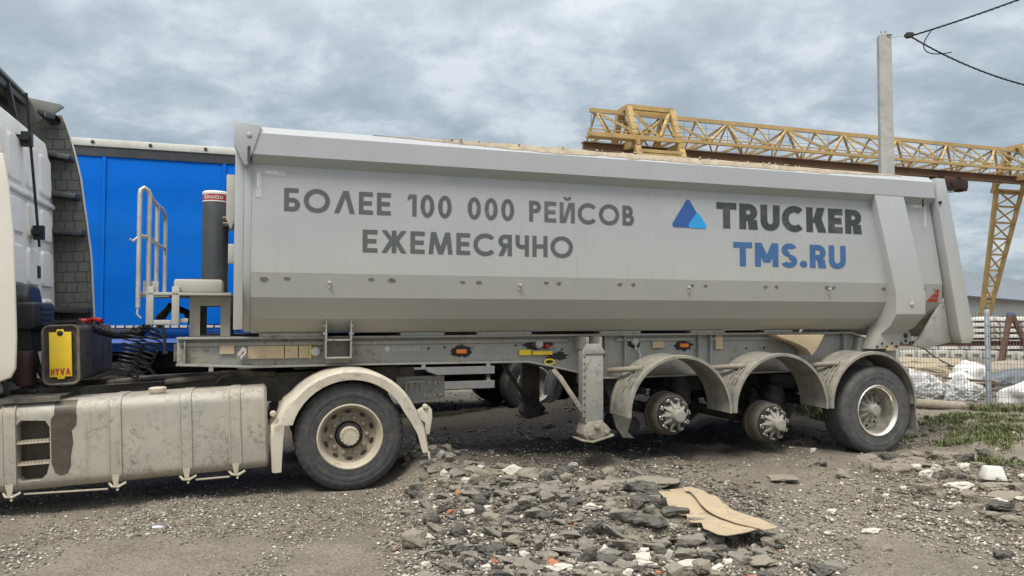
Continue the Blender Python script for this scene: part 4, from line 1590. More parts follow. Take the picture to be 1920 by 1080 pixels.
# chassis rails and cross parts
mb = MB()
for y0 in (.82, 1.61):
    mb.box(-4.3, .80, y0, y0 + .07, .80, 1.06)
for xx in (-3.2, -2.2, -1.2, -.4, .5):
    mb.box(xx, xx + .06, .9, 1.6, .84, 1.0)
mb.build('chassis_rail', M_chassis, K)
mb = MB()
mb.prism([(.60, .965), (1.10, .95), (1.115, .94), (1.115, .71), (.70, .69), (.60, .75)], .79, .81)
mb.prism([(.60, .965), (1.10, .95), (1.115, .94), (1.115, .71), (.70, .69), (.60, .75)], 1.69, 1.71)
mb.box(1.08, 1.11, .82, 1.68, .72, .93)
mb.build('end_plate', M_frame, K, bevel=.004)
mb = MB()
for a, b in ((.86, .88), (.95, .88), (1.02, .88), (1.02, .80), (1.0, .75), (.95, .75), (.90, .75), (1.06, .75), (1.06, .88)):
    MB().lathe([(.014, .01), (.014, -.012)], (a, .79, b), 8).build('plate_bolt', M_plate, K)
for a in (.70, .75, .82, .87):
    mb.tube([(a, .77, .90), (a - .01, .77, .80)], .008, 6)
mb.box(.68, .90, .755, .785, .895, .91)
mb.build('spring_clamp', M_plate, K)
# fifth wheel
mb = MB()
pl = [(-.42, .85), (.10, .78), (.48, .95), (.48, 1.12), (.15, 1.22), (.15, 1.28), (.48, 1.38), (.48, 1.55), (.10, 1.72), (-.42, 1.65)]
mb.prism(pl, 1.095, 1.125, 'z')
mb.prism([(-.25, 1.05), (.28, 1.05), (.15, .94), (.05, 1.09), (-.10, .94)], .9, 1.0)
mb.prism([(-.25, 1.05), (.28, 1.05), (.15, .94), (-.10, .94)], 1.5, 1.6)
mb.box(-.6, .6, .8, 1.7, 1.062, 1.075)
mb.build('fifth_wheel', M_chassis, K)
mb = MB()
mb.tube([(-1.6, .75, 1.06), (-1.0, .78, 1.09), (-.6, .80, 1.07)], .03, 8)
mb.box(-1.5, -.75, .78, .80, 1.04, 1.09)
mb.box(-2.1, -1.0, .76, 1.7, 1.062, 1.07)
mb.tube([(-1.15, .7, 1.03), (-1.08, .68, 1.09), (-1.0, .68, 1.10)], .012, 8)
mb.lathe([(.07, 0), (.09, .05), (.05, .12)], (-.88, .95, 1.08), 14, 'z')
for k in range(5):
    mb.tube([(-2.1 + .2 * k, .85 + .06 * k, 1.08), (-1.9 + .2 * k, .80 + .05 * k, 1.10), (-1.6 + .2 * k, .9 + .05 * k, 1.08)], .02, 6)
mb.build('catwalk', M_chassis, K)
MB().box(-1.02, -.95, 1.2, 1.22, 1.18, 1.23).build('red_tag', M_redrefl, K)

# cab
CABX = -2.87
mb = MB()
pr = [(.12, 1.05), (2.36, 1.05), (2.36, 3.05), (2.28, 3.40), (2.12, 3.60), (.36, 3.62), (.20, 3.42), (.12, 3.05)]
mb.prism(pr, -5.1, CABX, 'x')
cab = mb.build('cab', M_white, K, bevel=.03, seg=3)
mb = MB()


def emb(y0, y1, z0, z1, d=.022):
    r_ = rrect(y0, y1, z0, z1, min(.06, (y1 - y0) * .35, (z1 - z0) * .35), 4)
    ri = rrect(y0 + .03, y1 - .03, z0 + .03, z1 - .03, min(.05, (y1 - y0) * .25, (z1 - z0) * .25), 4)
    mb.loft([[(CABX - .006, a, b) for a, b in r_], [(CABX + d, a, b) for a, b in ri]], caps=True)


for y0, y1 in ((.30, .72), (.78, 1.24), (1.32, 1.72), (1.80, 2.22)):
    emb(y0, y1, 2.98, 3.44)
    emb(y0, y1, 2.50, 2.86)
    emb(y0, y1, 2.02, 2.42)
    emb(y0, y1, 1.40, 1.92)
mb.build('wall_embossing', M_white, cab, sharp=30)
mb = MB()
mb.box(CABX - .006, CABX + .035, .2, 2.3, 2.895, 2.945)
mb.build('wall_rib', M_white, cab, bevel=.012)
# tall rod with clamps on the back wall
mb = MB()
mb.tube([(CABX + .10, 1.04, 3.84), (CABX + .10, 1.12, 3.50), (CABX + .07, 1.46, 2.60), (CABX + .07, 1.50, 2.42)], .013, 8)
for yy, zz in ((1.14, 3.42), (1.48, 2.56)):
    mb.box(CABX + .0, CABX + .10, yy - .07, yy + .05, zz - .02, zz + .03)
    mb.box(CABX + .03, CABX + .12, yy - .03, yy + .03, zz - .07, zz + .07)
mb.box(CABX - .005, CABX + .03, 1.60, 1.70, 2.12, 2.24)
mb.build('support_rod', M_black, cab)
# near side panel with seam
mb = MB()
edge = [(-2.615, 1.30), (-2.605, 1.55), (-2.608, 2.0), (-2.612, 2.4), (-2.64, 2.8), (-2.675, 3.055)]
mb.prism([(-5.1, 1.20), (-2.72, 1.20), (-2.65, 1.225)] + edge + [(-5.1, 3.055)], .0, .035)
mb.build('side_fairing', M_cream, K, bevel=.012, seg=3)
mb = MB()
mb.prism([(-5.1, 3.065), (-2.68, 3.065), (-2.74, 3.45), (-2.80, 3.62), (-5.1, 3.62)], .005, .035)
mb.build('side_fairing', M_cream, K, bevel=.01)
# far side fairing, seen from inside: ribbed plastic
FX = lambda z: np.interp(z, [1.2, 1.68, 2.4, 2.88, 3.3, 3.7, 4.0], [-2.50, -2.515, -2.53, -2.578, -2.62, -2.70, -2.79])
mb = MB()
zs = np.linspace(1.25, 3.99, 24)
rings = [[(-3.25, 2.47, z), (FX(z), 2.47, z), (FX(z), 2.50, z), (-3.25, 2.50, z)] for z in zs]
mb.loft(rings)
ff = mb.build('far_side_fairing', M_brick, K, sharp=40)
mb = MB()
row = 0
z = 1.30
while z < 3.92:
    h_ = .115
    x_ = -3.0 + (.06 if row % 2 else 0) + random.uniform(-.01, .01)
    fx = float(FX(z + h_ / 2)) - .012
    while x_ < fx - .02:
        w_ = random.uniform(.10, .125)
        xe = min(x_ + w_, fx)
        if xe - x_ > .025:
            mb.box(x_ + .004, xe - .004, 2.458 + random.uniform(0, .004), 2.4695, z + .004, z + h_ - .004)
        x_ += w_
    z += h_
    row += 1
mb.build('rib_pattern', M_brick, ff, bevel=.003, seg=1)
mb = MB()
mb.loft([[(FX(z) - .004, 2.452, z), (FX(z) + .006, 2.452, z), (FX(z) + .006, 2.503, z), (FX(z) - .004, 2.503, z)] for z in zs])
mb.build('edge_trim', M_offwhite, ff)
for zz, xe in ((3.92, -2.86), (3.50, -2.67), (3.07, -2.62), (2.66, -2.57), (1.80, -2.53)):
    mb = MB()
    mb.loft([[(x, 2.10 if x < -2.85 else 2.22, zz - .035 + dz), (x, 2.455, zz - .03 + dz), (x, 2.455, zz + .03 + dz), (x, 2.12 if x < -2.85 else 2.24, zz + .028 + dz)] for x, dz in ((-2.95, .03), (-2.80, .0), (xe - .03, -.02), (xe, -.01))])
    mb.build('fairing_bracket', M_black, ff, bevel=.008)
mb = MB()
for x in (-2.84, -2.62):
    mb.bar((x, 2.30, 1.78), (x, 2.30, 1.2), .05, .05)
mb.build('fairing_strut', M_black, ff)
# roof deflector
mb = MB()
sec = []
for x, zt, in ((-4.9, 3.72), (-4.4, 3.92), (-3.9, 4.06), (-3.4, 4.14), (-3.06, 4.16)):
    sec.append([(x, .12, 3.64), (x, .14, zt - .07), (x, .30, zt - .02), (x, 1.25, zt), (x, 2.20, zt - .02), (x, 2.36, zt - .07), (x, 2.38, 3.64),
                (x, 2.34, 3.64), (x, 2.32, zt - .10), (x, 2.18, zt - .05), (x, 1.25, zt - .03), (x, .32, zt - .05), (x, .18, zt - .10), (x, .16, 3.64)])
mb.loft(sec, caps=True)
rd = mb.build('roof_deflector', M_brick, K, sharp=30)
for y0 in (.14, 2.34):
    MB().prism([(-3.12, 3.80), (-2.90, 3.93), (-2.74, 4.055), (-2.78, 4.085), (-3.12, 4.15)], y0, y0 + .03).build('deflector_flap', M_brick, rd, bevel=.005)
mb = MB()
mb.bar((-3.05, .4, 3.62), (-3.12, .4, 4.08), .05, .05)
mb.bar((-3.0, 1.6, 3.62), (-3.08, 1.6, 4.08), .05, .05)
mb.bar((-3.1, .3, 4.05), (-3.1, 2.2, 4.05), .06, .06)
mb.bar((-3.6, .3, 3.95), (-3.2, 2.2, 4.02), .06, .06)
mb.build('deflector_stay', M_black, rd)
# black mounting and pipes behind the cab
mb = MB()
mb.loft([[(x, .62, 1.62), (x, 1.10, 1.62), (x, 1.12, 1.86), (x, 1.02, 2.00), (x, .70, 2.02), (x, .60, 1.90)] for x in (CABX - .02, -2.68)])
mb.box(-2.78, -2.60, .55, 1.18, 1.60, 1.85)
mb.build('air_intake', M_black, K, bevel=.035, seg=3)
mb = MB()
for k in range(4):
    mb.box(-2.598, -2.59, .66, 1.06, 1.64 + k * .05, 1.665 + k * .05)
mb.box(-2.85, -2.66, .62, 1.05, 1.40, 1.60)
mb.tube([(-2.7, .75, 1.5), (-2.66, .72, 1.3), (-2.72, .7, 1.08)], .035, 8)
mb.tube([(-2.75, .95, 1.5), (-2.7, .98, 1.25), (-2.6, .9, 1.08)], .03, 8)
mb.tube([(-2.9, .6, 1.25), (-2.7, .62, 1.16), (-2.45, .7, 1.10)], .03, 8)
mb.tube([(-3.0, .5, 1.12), (-2.8, .55, 1.18), (-2.6, .5, 1.05)], .02, 8)
mb.tube([(-2.85, .4, 1.4), (-2.82, .42, 1.2), (-2.8, .45, 1.05)], .02, 8)
mb.build('pipework', M_dark, K)
mb = MB()
mb.lathe([(.075, 0), (.08, .03), (.08, .26), (.06, .30)], (-2.68, .52, 1.12), 20, 'z')
mb.build('air_bellows', mat('dark_red_bellows', (.04, .017, .015), .6, var=.3), K)
# hydraulic oil tank
mb = MB()
qa = [(a, b) for a, b in rrect(-2.505, -2.235, 1.125, 1.63, .055)]
qb = [(a, b) for a, b in rrect(-2.485, -2.255, 1.145, 1.61, .045)]
mb.loft([[(a, .36, b) for a, b in qb], [(a, .35, b) for a, b in qa], [(a, .43, b) for a, b in qa], [(a, .435, b) for a, b in qb], [(a, .45, b) for a, b in qb], [(a, .455, b) for a, b in qa], [(a, 1.86, b) for a, b in qa], [(a, 1.9, b) for a, b in qb]])
ht = mb.build('hydraulic_tank', M_hydro, K, sharp=45)
mb = MB()
mb.tube([(a, .348, b) for a, b in qa] + [(qa[0][0], .348, qa[0][1])], .012, 6)
mb.build('tank_rim', M_chassis, ht)
yl = [(-2.455, 1.19), (-2.40, 1.19), (-2.395, 1.17), (-2.345, 1.17), (-2.34, 1.19), (-2.285, 1.19), (-2.285, 1.575), (-2.34, 1.575), (-2.345, 1.60), (-2.395, 1.60), (-2.40, 1.575), (-2.455, 1.575)]
MB().prism(yl, .334, .349).build('yellow_badge', M_yellow, ht, bevel=.003)
letters('badge_lettering', 'HYVA', M_redband, ht, -2.445, -2.295, 1.205, 1.262, .3325, t=.24, gap=.13)
mb = MB()
mb.lathe([(.024, .02), (.024, -.002), (.014, -.008)], (-2.37, .334, 1.565), 16)
mb.build('badge_screw', M_black, ht)
mb = MB()
for k in range(7):
    mb.box(-2.45 + .0 * k, -2.26, .6 + k * .16, .63 + k * .16, 1.632, 1.65)
mb.box(-2.48, -2.30, .5, .8, 1.655, 1.68)
mb.build('tank_fitting', M_dark, ht)
# coiled air hoses from truck to trailer
def helix(path, rad, turns, r, n=14):
    """coil of wire around a polyline path"""
    path = [Vector(p) for p in path]
    L_ = [0]
    for a, b in zip(path, path[1:]):
        L_.append(L_[-1] + (b - a).length)
    out = []
    N2 = int(turns * n)
    prev = None
    for i in range(N2 + 1):
        d = L_[-1] * i / N2
        k = max(j for j in range(len(path) - 1) if L_[j] <= d + 1e-9)
        a, b = path[k], path[k + 1]
        p = a.lerp(b, (d - L_[k]) / max(1e-6, L_[k + 1] - L_[k]))
        t = (b - a).normalized()
        if prev is None:
            u = Vector((0, 1, 0))
            u = (u - t * u.dot(t)).normalized()
        else:
            u = (prev - t * prev.dot(t)).normalized()
        prev = u
        w = t.cross(u)
        an = 2 * math.pi * i / n
        rr_ = rad * (1 if 2 < i / n < turns - 2 else .5)
        out.append(p + (u * math.cos(an) + w * math.sin(an)) * rr_)
    return MB().tube(out, r, 6)


def bez(a, b, c, d, n=16):
    a, b, c, d = map(Vector, (a, b, c, d))
    return [a * (1 - t) ** 3 + b * 3 * t * (1 - t) ** 2 + c * 3 * t * t * (1 - t) + d * t ** 3 for t in [k / n for k in range(n + 1)]]


helix(bez((-2.28, 1.0, 1.64), (-2.10, .95, 1.50), (-1.85, .75, 1.50), (-1.70, .62, 1.60)), .040, 26, .0085, 12).build('coiled_hose', M_hoseblack, K, sharp=60)
helix(bez((-1.80, .60, 1.60), (-1.85, .6, 1.40), (-1.90, .6, 1.25), (-1.93, .62, 1.13)), .085, 13, .0085, 16).build('coiled_hose', M_hoseblack, K, sharp=60)
helix(bez((-1.66, .66, 1.60), (-1.68, .66, 1.42), (-1.76, .66, 1.28), (-1.88, .72, 1.12)), .080, 12, .0085, 16).build('coiled_hose', M_hoseblack, K, sharp=60)
mb = MB()
mb.tube([(-2.30, 1.05, 1.66), (-2.24, 1.0, 1.68), (-2.16, .95, 1.66)], .022, 8)
mb.lathe([(.04, 0), (.045, .03), (.03, .05)], (-2.33, 1.0, 1.64), 14, 'z')
mb.build('red_coupling', M_redcoupling, K)
mb = MB()
mb.tube(bez((-1.63, .64, 1.60), (-1.60, .64, 1.70), (-1.58, .64, 1.5), (-1.58, .64, 1.36)), .016, 8)
mb.box(-1.60, -1.56, .62, .66, 1.33, 1.36)
mb.build('hose_end', M_black, K)

# ------------------------------------------------------------------ blue curtain trailer behind
B = thing('curtain_trailer', 'blue curtain sided semi trailer parked behind the grey tipper trailer', 'curtain trailer', (OX, OY, 0), (0, 0, TH))
BW0, BW1 = 4.48, 7.0
BX0, BX1 = -6.3, 6.9
mb = MB()
rows = []
nseg = 130
prof = [(3.9, 0), (3.62, .003), (3.42, .010), (3.36, .003), (3.0, .006), (2.74, .013), (2.68, .006), (2.3, .012), (2.0, .014), (1.94, .007), (1.7, .008), (1.5, .0)]
for i in range(nseg + 1):
    s = BX0 + (BX1 - BX0) * i / nseg
    wv = .006 * mnoise.noise(Vector((s * .8, 0, 0))) + .004 * mnoise.noise(Vector((s * 2.6, 4, 0)))
    rows.append([(s, BW0 - d + wv * (1 + 6 * d) + .004 * mnoise.noise(Vector((s * 1.1, z * 2.2, 7))), z + .03 * mnoise.noise(Vector((s * .9, z, 2)))) for z, d in prof])
mb.loft(rows, caps=False, closed=False)
mb.build('curtain', M_blue, B, sharp=60)
mb = MB()
rows = []
for i in range(nseg + 1):
    s = BX0 + (BX1 - BX0) * i / nseg
    rows.append([(s, BW0 + .0, 1.455), (s, BW0 - .012, 1.38), (s, BW0 + .025, 1.31), (s, BW0 - .015, 1.25), (s, BW0 + .03, 1.19), (s, BW0 + .05, 1.13)])
mb.loft(rows, caps=False, closed=False)
mb.build('curtain_skirt', M_bluedark, B, sharp=60)
mb = MB()
mb.box(BX0, BX1, BW0 - .006, BW0 + .03, 1.458, 1.497)
st = mb.build('curtain_seam', M_bluedark, B)
mb = MB()
s = BX0 + .05
while s < BX1:
    mb.box(s, s + .09, BW0 - .010, BW0 - .0065, 1.460, 1.494)
    s += .115
mb.build('seam_marking', M_offwhite, st)
mb = MB()
for s in np.arange(BX0 + .3, BX1, 1.55):
    MB().box(s, s + .045, BW0 - .026, BW0 - .022, 1.5, 3.825).build('curtain_strap', M_blue, B)
mb = MB()
mb.box(BX0, BX1, BW0 - .035, BW0 + .06, 3.96, 4.065)
rail_ = mb.build('roof_rail', M_offwhite, B, bevel=.01)
mb = MB()
for s in np.arange(BX0 + .4, BX1, .72):
    MB().lathe([(.024, .0), (.024, -.012), (.014, -.016)], (s, BW0 - .035, 4.02), 12).build('rail_rivet', M_seal, rail_)
MB().box(BX0, BX1, BW0 - .02, BW0 + .05, 3.83, 3.957).build('roof_seal', M_seal, B)
mb = MB()
mb.box(BX0, BX1, BW0 + .07, BW1, 1.25, 4.03)
mb.build('cargo_box', M_bluedark, B)
mb = MB()
mb.box(BX0 + .2, BX1, BW0 + .55, BW0 + .68, .86, 1.24)
mb.box(BX0 + .2, BX1, BW1 - .68, BW1 - .55, .86, 1.24)
mb.build('chassis_beam', M_dark, B)
mb = MB()
for zz in (.70, .47):
    mb.box(-1.6, 2.78, BW0 + .02, BW0 + .05, zz, zz + .12)
for s in (-1.5, .1, 1.6, 2.66):
    mb.box(s, s + .06, BW0 + .06, BW0 + .10, .46, 1.12)
mb.build('side_guard', M_alurail, B)
for s in (3.48, 4.79, 6.1):
    for y, sd in ((BW0 + .04, 1), (BW1 - .04, -1)):
        w = bpy.data.objects.new('wheel', None)
        COL.objects.link(w)
        w.parent = B
        w.location = (s, y, .50)
        if sd < 0:
            w.rotation_euler = (0, 0, math.pi)
        tyre_mb((0, 0, 0), .51, .292, 0, .385, 4, 0, 64).build('tyre', M_dark, w, sharp=50)
        MB().lathe([(.30, .03), (.305, .012), (.29, .006), (.27, .03), (.25, .16), (.10, .17), (.09, .05), (.05, .04), (.0005, .04)], (0, 0, 0), 40, caps=False).build('rim', M_steel, w)
mb = MB()
for y0 in (BW0 + .35, BW1 - .5):
    mb.box(-3.6, -3.45, y0, y0 + .15, .25, 1.2)
mb.build('landing_leg', M_dark, B)
mb = MB()
mb.box(-3.0, 3.0, BW1 - .75, BW1 - .15, .28, 1.12)
mb.box(-1.4, 2.5, BW0 + .30, BW0 + .50, .95, 1.2)
mb.build('pallet_box', M_dark, B)
mb = MB()
mb.box(5.4, 6.88, BW0 + .5, BW1 - .5, .55, .85)
mb.build('rear_underframe', M_dark, B)

# rear end of the truck pulling the blue trailer
Q = thing('truck_chassis', 'black chassis, wheel and mudguard of a truck under the front of the blue trailer', 'truck', (OX, OY, 0), (0, 0, TH))
mb = MB()
rings = []
for k in range(21):
    a = R(8 + 164 * k / 20)
    ca, sa = math.cos(a), math.sin(a)
    rings.append([(-2.75 + .60 * ca, BW0 + .10, .50 + .58 * sa), (-2.75 + .63 * ca, BW0 + .10, .50 + .61 * sa), (-2.75 + .63 * ca, BW0 + .65, .50 + .61 * sa), (-2.75 + .60 * ca, BW0 + .65, .50 + .58 * sa)])
mb.loft(rings)
mb.build('mudguard', M_black, Q)
tyre_mb((-2.75, BW0 + .12, .50), .50, .29, 0, .55, 4, .01, 72).build('tyre', M_dark, Q, sharp=50)
MB().lathe([(.30, .02), (.28, .03), (.25, .12), (.1, .13), (.1, .05), (.0005, .05)], (-2.75, BW0 + .12, .5), 40, caps=False).build('rim', M_steel, Q)
mb = MB()
mb.box(-6.5, -1.6, BW0 + .85, BW0 + .95, .78, 1.02)
mb.box(-6.5, -1.6, BW1 - .95, BW1 - .85, .78, 1.02)
mb.box(-6.5, -3.7, BW0 + .1, BW0 + .8, .35, .95)
mb.build('chassis_rail', M_dark, Q)


# ------------------------------------------------------------------ pole and cables
def gz(x, y):
    return float(hgt(np.array([x]), np.array([y]))[0])


PX, PY = 6.325, 12.5
mb = MB()
rings = []
for z, h in ((-.3, .118), (6.38, .096), (6.40, .090)):
    rings.append([(-h, -h * .9, z), (-h * .8, -h, z), (h * .8, -h, z), (h, -h * .9, z), (h, h * .9, z), (h * .8, h, z), (-h * .8, h, z), (-h, h * .9, z)])
mb.loft(rings)
pole = mb.build('utility_pole', M_concrete, None, flat=True)
pole.location = (PX, PY, 0)
pole.rotation_euler = (0, 0, R(-14))
tag(pole, 'square concrete utility pole rising behind the grey tipper body', 'utility pole')
mb = MB()
for a, b in ((-.06, -.05), (.05, .05), (.0, -.06)):
    mb.tube([(a, b, 6.39), (a + .01, b, 6.45)], .007, 6)
mb.tube([(.02, -.11, 6.36), (.10, -.12, 6.35)], .009, 6)
mb.build('pole_iron', M_dark, pole)
mb = MB()
mb.tube([(.095, 0, 6.35), (.33, 0, 6.36)], .006, 6)
mb.build('anchor_wire', M_galv, pole)
mb = MB()
mb.loft([[(x, -h, 6.36 - v), (x, h, 6.36 - v), (x, h, 6.36 + v), (x, -h, 6.36 + v)] for x, h, v in ((.31, .012, .012), (.35, .035, .05), (.44, .035, .04), (.47, .012, .015))])
mb.build('cable_clamp', M_dark, pole, bevel=.006)
c0 = Vector((PX + .42, PY - .05, 6.36))


def sag(a, b, drop, n=40):
    a, b = Vector(a), Vector(b)
    return [a.lerp(b, k / n) - Vector((0, 0, drop * 4 * (k / n) * (1 - k / n))) for k in range(n + 1)]


def twisted(path, rad, r, turns):
    mb = MB()
    for ph in (0, 2.1, 4.2):
        n = len(path)
        pts = []
        for i in range(n * 5 - 4):
            k, f_ = divmod(i, 5)
            p = path[k].lerp(path[min(n - 1, k + 1)], f_ / 5)
            a = ph + turns * 2 * math.pi * i / (n * 5)
            pts.append(p + Vector((0, math.cos(a), math.sin(a))) * rad)
        mb.tube(pts, r, 5)
    return mb


ca = twisted(sag(c0, (10.6, 7.0, 7.35), .25), .010, .0075, 26).build('overhead_cable', M_cable, None)
tag(ca, 'upper black overhead cable leaving the pole top and rising to the right', 'cable')
low = sag(c0, (13.4, 9.2, 6.95), 1.75, 60)
cb = twisted(low, .009, .007, 34).build('overhead_cable', M_cable, None)
tag(cb, 'slack black cable sagging from the pole top below the upper cable', 'cable')
mb = MB()
mb.tube(bez(c0 + Vector((.25, -.2, .02)), c0 + Vector((.08, -.1, -.2)), c0 + Vector((.1, -.1, -.42)), c0 + Vector((.55, -.24, -.36))), .009, 6)
cc = mb.build('jumper_wire', M_cable, None)
tag(cc, 'short thin black loop of wire joining the two cables near the pole top', 'wire')

# ------------------------------------------------------------------ gantry crane
G = thing('gantry_crane', 'yellow lattice gantry crane standing behind the trailers', 'gantry crane', (0, 34.85, 0), (0, 0, TH))
YT, ZT, ZB, YF = 1.3, 12.1, 10.58, 2.6
XL, XR = 3.9, 46.0
mb = MB()
mb.bar((4.6, YT, ZT), (XR, YT, ZT), .20, .20)
mb.build('top_chord', M_crane, G)
mb = MB()
for y in (0, YF):
    xl = XL + y * .55
    mb.bar((xl, y, ZB), (XR, y, ZB), .16, .16)
    mb.bar((xl, y, ZB + .22), (XR, y, ZB + .22), .06, .05)
xk = 4.9
k = 0
while xk < XR:
    mb.bar((xk, 0, ZB), (xk, YF, ZB), .10, .10)
    mb.bar((xk, 0, ZB + .02), (min(XR, xk + 1.95), YF, ZB + .02), .07, .07)
    xk += 1.95
mb.build('bottom_chord', M_crane, G)
mb = MB()
lattice = []
xk = 4.95
k = 0
while xk < XR - 1.5:
    for y in (0, YF):
        big = .10
        mb.bar((xk, YT, ZT - .05), (xk, y, ZB + .05), .08, .08)
        if k % 2 == 0:
            mb.bar((xk, YT, ZT - .05), (xk + 1.95, y, ZB + .05), .12, .12)
            if xk > 6:
                mb.bar((xk, YT, ZT - .05), (xk - 1.95, y, ZB + .05), .12, .12)
    g_ = .26 if k % 2 == 0 else .14
    mb.prism([(xk - g_, ZT - .02), (xk + g_, ZT - .02), (xk + g_ * .5, ZT - .24), (xk - g_ * .5, ZT - .24)], YT - .05, YT + .05)
    xk += 1.95
    k += 1
mb.build('lattice', M_crane, G)
mb = MB()
for y in (.15, YF + .55):
    for dz in (.45, .78, 1.08):
        mb.bar((XL + .2 + y * .45, y, ZB + dz), (XR, y, ZB + dz), .02, .02)
    xk = XL + .2 + y * .45
    while xk < XR:
        mb.bar((xk, y, ZB), (xk, y, ZB + 1.08), .024, .024)
        xk += 1.3
for dz in (.45, .78, 1.08):
    mb.bar((XL + .27, .15, ZB + dz), (XL + 1.6, YF + .55, ZB + dz), .03, .03)
mb.build('handrail', M_cranerail, G)
mb = MB()
mb.box(XL + 1.4, XR, YF + .1, YF + .65, ZB - .02, ZB + .03)
mb.box(XL, 6.4, -.3, .3, ZB - .20, ZB - .105)
mb.build('walkway', M_crane, G)
mb = MB()
mb.box(XL + .3, XR, YT - .20, YT + .20, 10.0, 10.05)
mb.box(XL + .3, XR, YT - .03, YT + .03, 10.051, 10.40)
mb.box(XL + .3, XR, YT - .20, YT + .20, 10.401, 10.45)
mb.build('hoist_beam', M_cranebrown, G)
for xs in (6.55, 34.0):
    x1 = xs + 2.5
    mb = MB()
    for y0, y1 in ((.85, -.25), (1.75, 2.85)):
        for x in (xs, x1):
            mb.bar((x, y0, 12.30), (x, y1, 9.62), .30, .26)
        mb.bar((xs - .1, y0, 12.32), (x1 + .1, y0, 12.32), .22, .24)
        yb2 = y1 + (y0 - y1) * .22
        ym = (y0 + yb2) / 2
        mb.bar((xs + .1, y0, 12.2), (xs + 1.25, yb2, 10.65), .17, .17)
        mb.bar((x1 - .1, y0, 12.2), (xs + 1.35, yb2, 10.65), .17, .17)
        mb.bar((xs, yb2, 10.55), (x1, yb2, 10.55), .20, .22)
        mb.bar((xs, y1, 9.85), (x1, y1, 9.85), .16, .16)
        mb.bar((xs, y1, 9.68), (x1, y1, 9.68), .16, .10)
    for x in (xs, x1):
        mb.bar((x, .8, 12.32), (x, 1.8, 12.32), .22, .22)
        mb.bar((x, -.2, 10.30), (x, 2.8, 10.30), .22, .28)
    mb.build('support_frame', M_crane, G)
    for sgn, ytop, ybot in ((1, YF + .1, 4.9), (-1, -.1, -2.3)):
        mb = MB()
        xm = xs + 1.25
        a0, b0 = (xs + .12, ytop, 9.85), (x1 - .12, ytop, 9.85)
        a1, b1 = (xm - .22, ybot, .55), (xm + .22, ybot, .55)
        mb.bar(a0, a1, .24, .24)
        mb.bar(b0, b1, .24, .24)
        av, bv, av1, bv1 = Vector(a0), Vector(b0), Vector(a1), Vector(b1)
        n = 9
        for k in range(n):
            t0, t1 = k / n, (k + 1) / n
            mb.bar(av.lerp(av1, t0), bv.lerp(bv1, t0), .13, .12)
            mb.bar(av.lerp(av1, t0), bv.lerp(bv1, t1), .08, .08)
            mb.bar(bv.lerp(bv1, t0), av.lerp(av1, t1), .08, .08)
        mb.build('leg', M_crane, G)
        mb = MB()
        mb.box(xm - .5, xm + .5, ybot - .9, ybot + .9, .28, .54)
        for dy in (-.6, .6):
            mb.tube([(xm - .15, ybot + dy, .25), (xm + .15, ybot + dy, .25)], .25, 16)
        mb.build('rail_bogie', M_crane, G)
mb = MB()
mb.box(27.30, 29.30, 0.70, 1.90, 9.35, 9.90)
mb.box(27.00, 28.00, 0.90, 1.70, 9.50, 9.96)
mb.box(29.20, 29.60, 1.00, 1.60, 9.25, 9.55)
mb.tube([(28.2, .6, 9.6), (28.2, 2.0, 9.6)], .28, 14)
mb.tube([(27.9, 1.3, 9.35), (28.1, 1.3, 9.15), (28.7, 1.3, 9.18), (29.3, 1.3, 9.3)], .03, 6)
for x in (27.6, 29.0):
    mb.tube([(x, .95, 10.05), (x, 1.12, 10.05)], .12, 12)
    mb.tube([(x, 1.48, 10.05), (x, 1.65, 10.05)], .12, 12)
mb.build('hoist', mat('dark_brown_hoist', (.055, .03, .025), .7, dust=(.12, .06, .05), dust_amt=.4, var=.3), G, bevel=.02)

# ------------------------------------------------------------------ warehouse
Wd = Vector((.687, .727, 0))
W = thing('warehouse', 'long grey warehouse with a blue grey sheet roof in the distance', 'warehouse', (51.7, 85, 0), (0, 0, math.atan2(Wd.y, Wd.x)))
mb = MB()
mb.box(-40, 90, -5.4, 5.4, -.2, 3.35)
mb.prism([(-5.4, 3.35), (5.4, 3.35), (0, 6.6)], -40, -39.8, 'x')
mb.prism([(-5.4, 3.35), (5.4, 3.35), (0, 6.6)], 89.8, 90, 'x')
mb.build('wall', M_wall, W)
mb = MB()
mb.prism([(-5.9, 3.22), (-5.9, 3.34), (0, 6.85), (5.9, 3.34), (5.9, 3.22), (0, 6.72)], -40.6, 90.6, 'x')
for k in range(44):
    x = -40 + k * 3
    mb.prism([(-5.85, 3.385), (-5.85, 3.41), (-.1, 6.84), (-.1, 6.80)], x, x + .06, 'x')
mb.build('roof', M_roof, W)
mb = MB()
mb.box(-40.5, 90.5, -6.05, -5.92, 3.12, 3.28)
mb.build('gutter', M_seal, W)

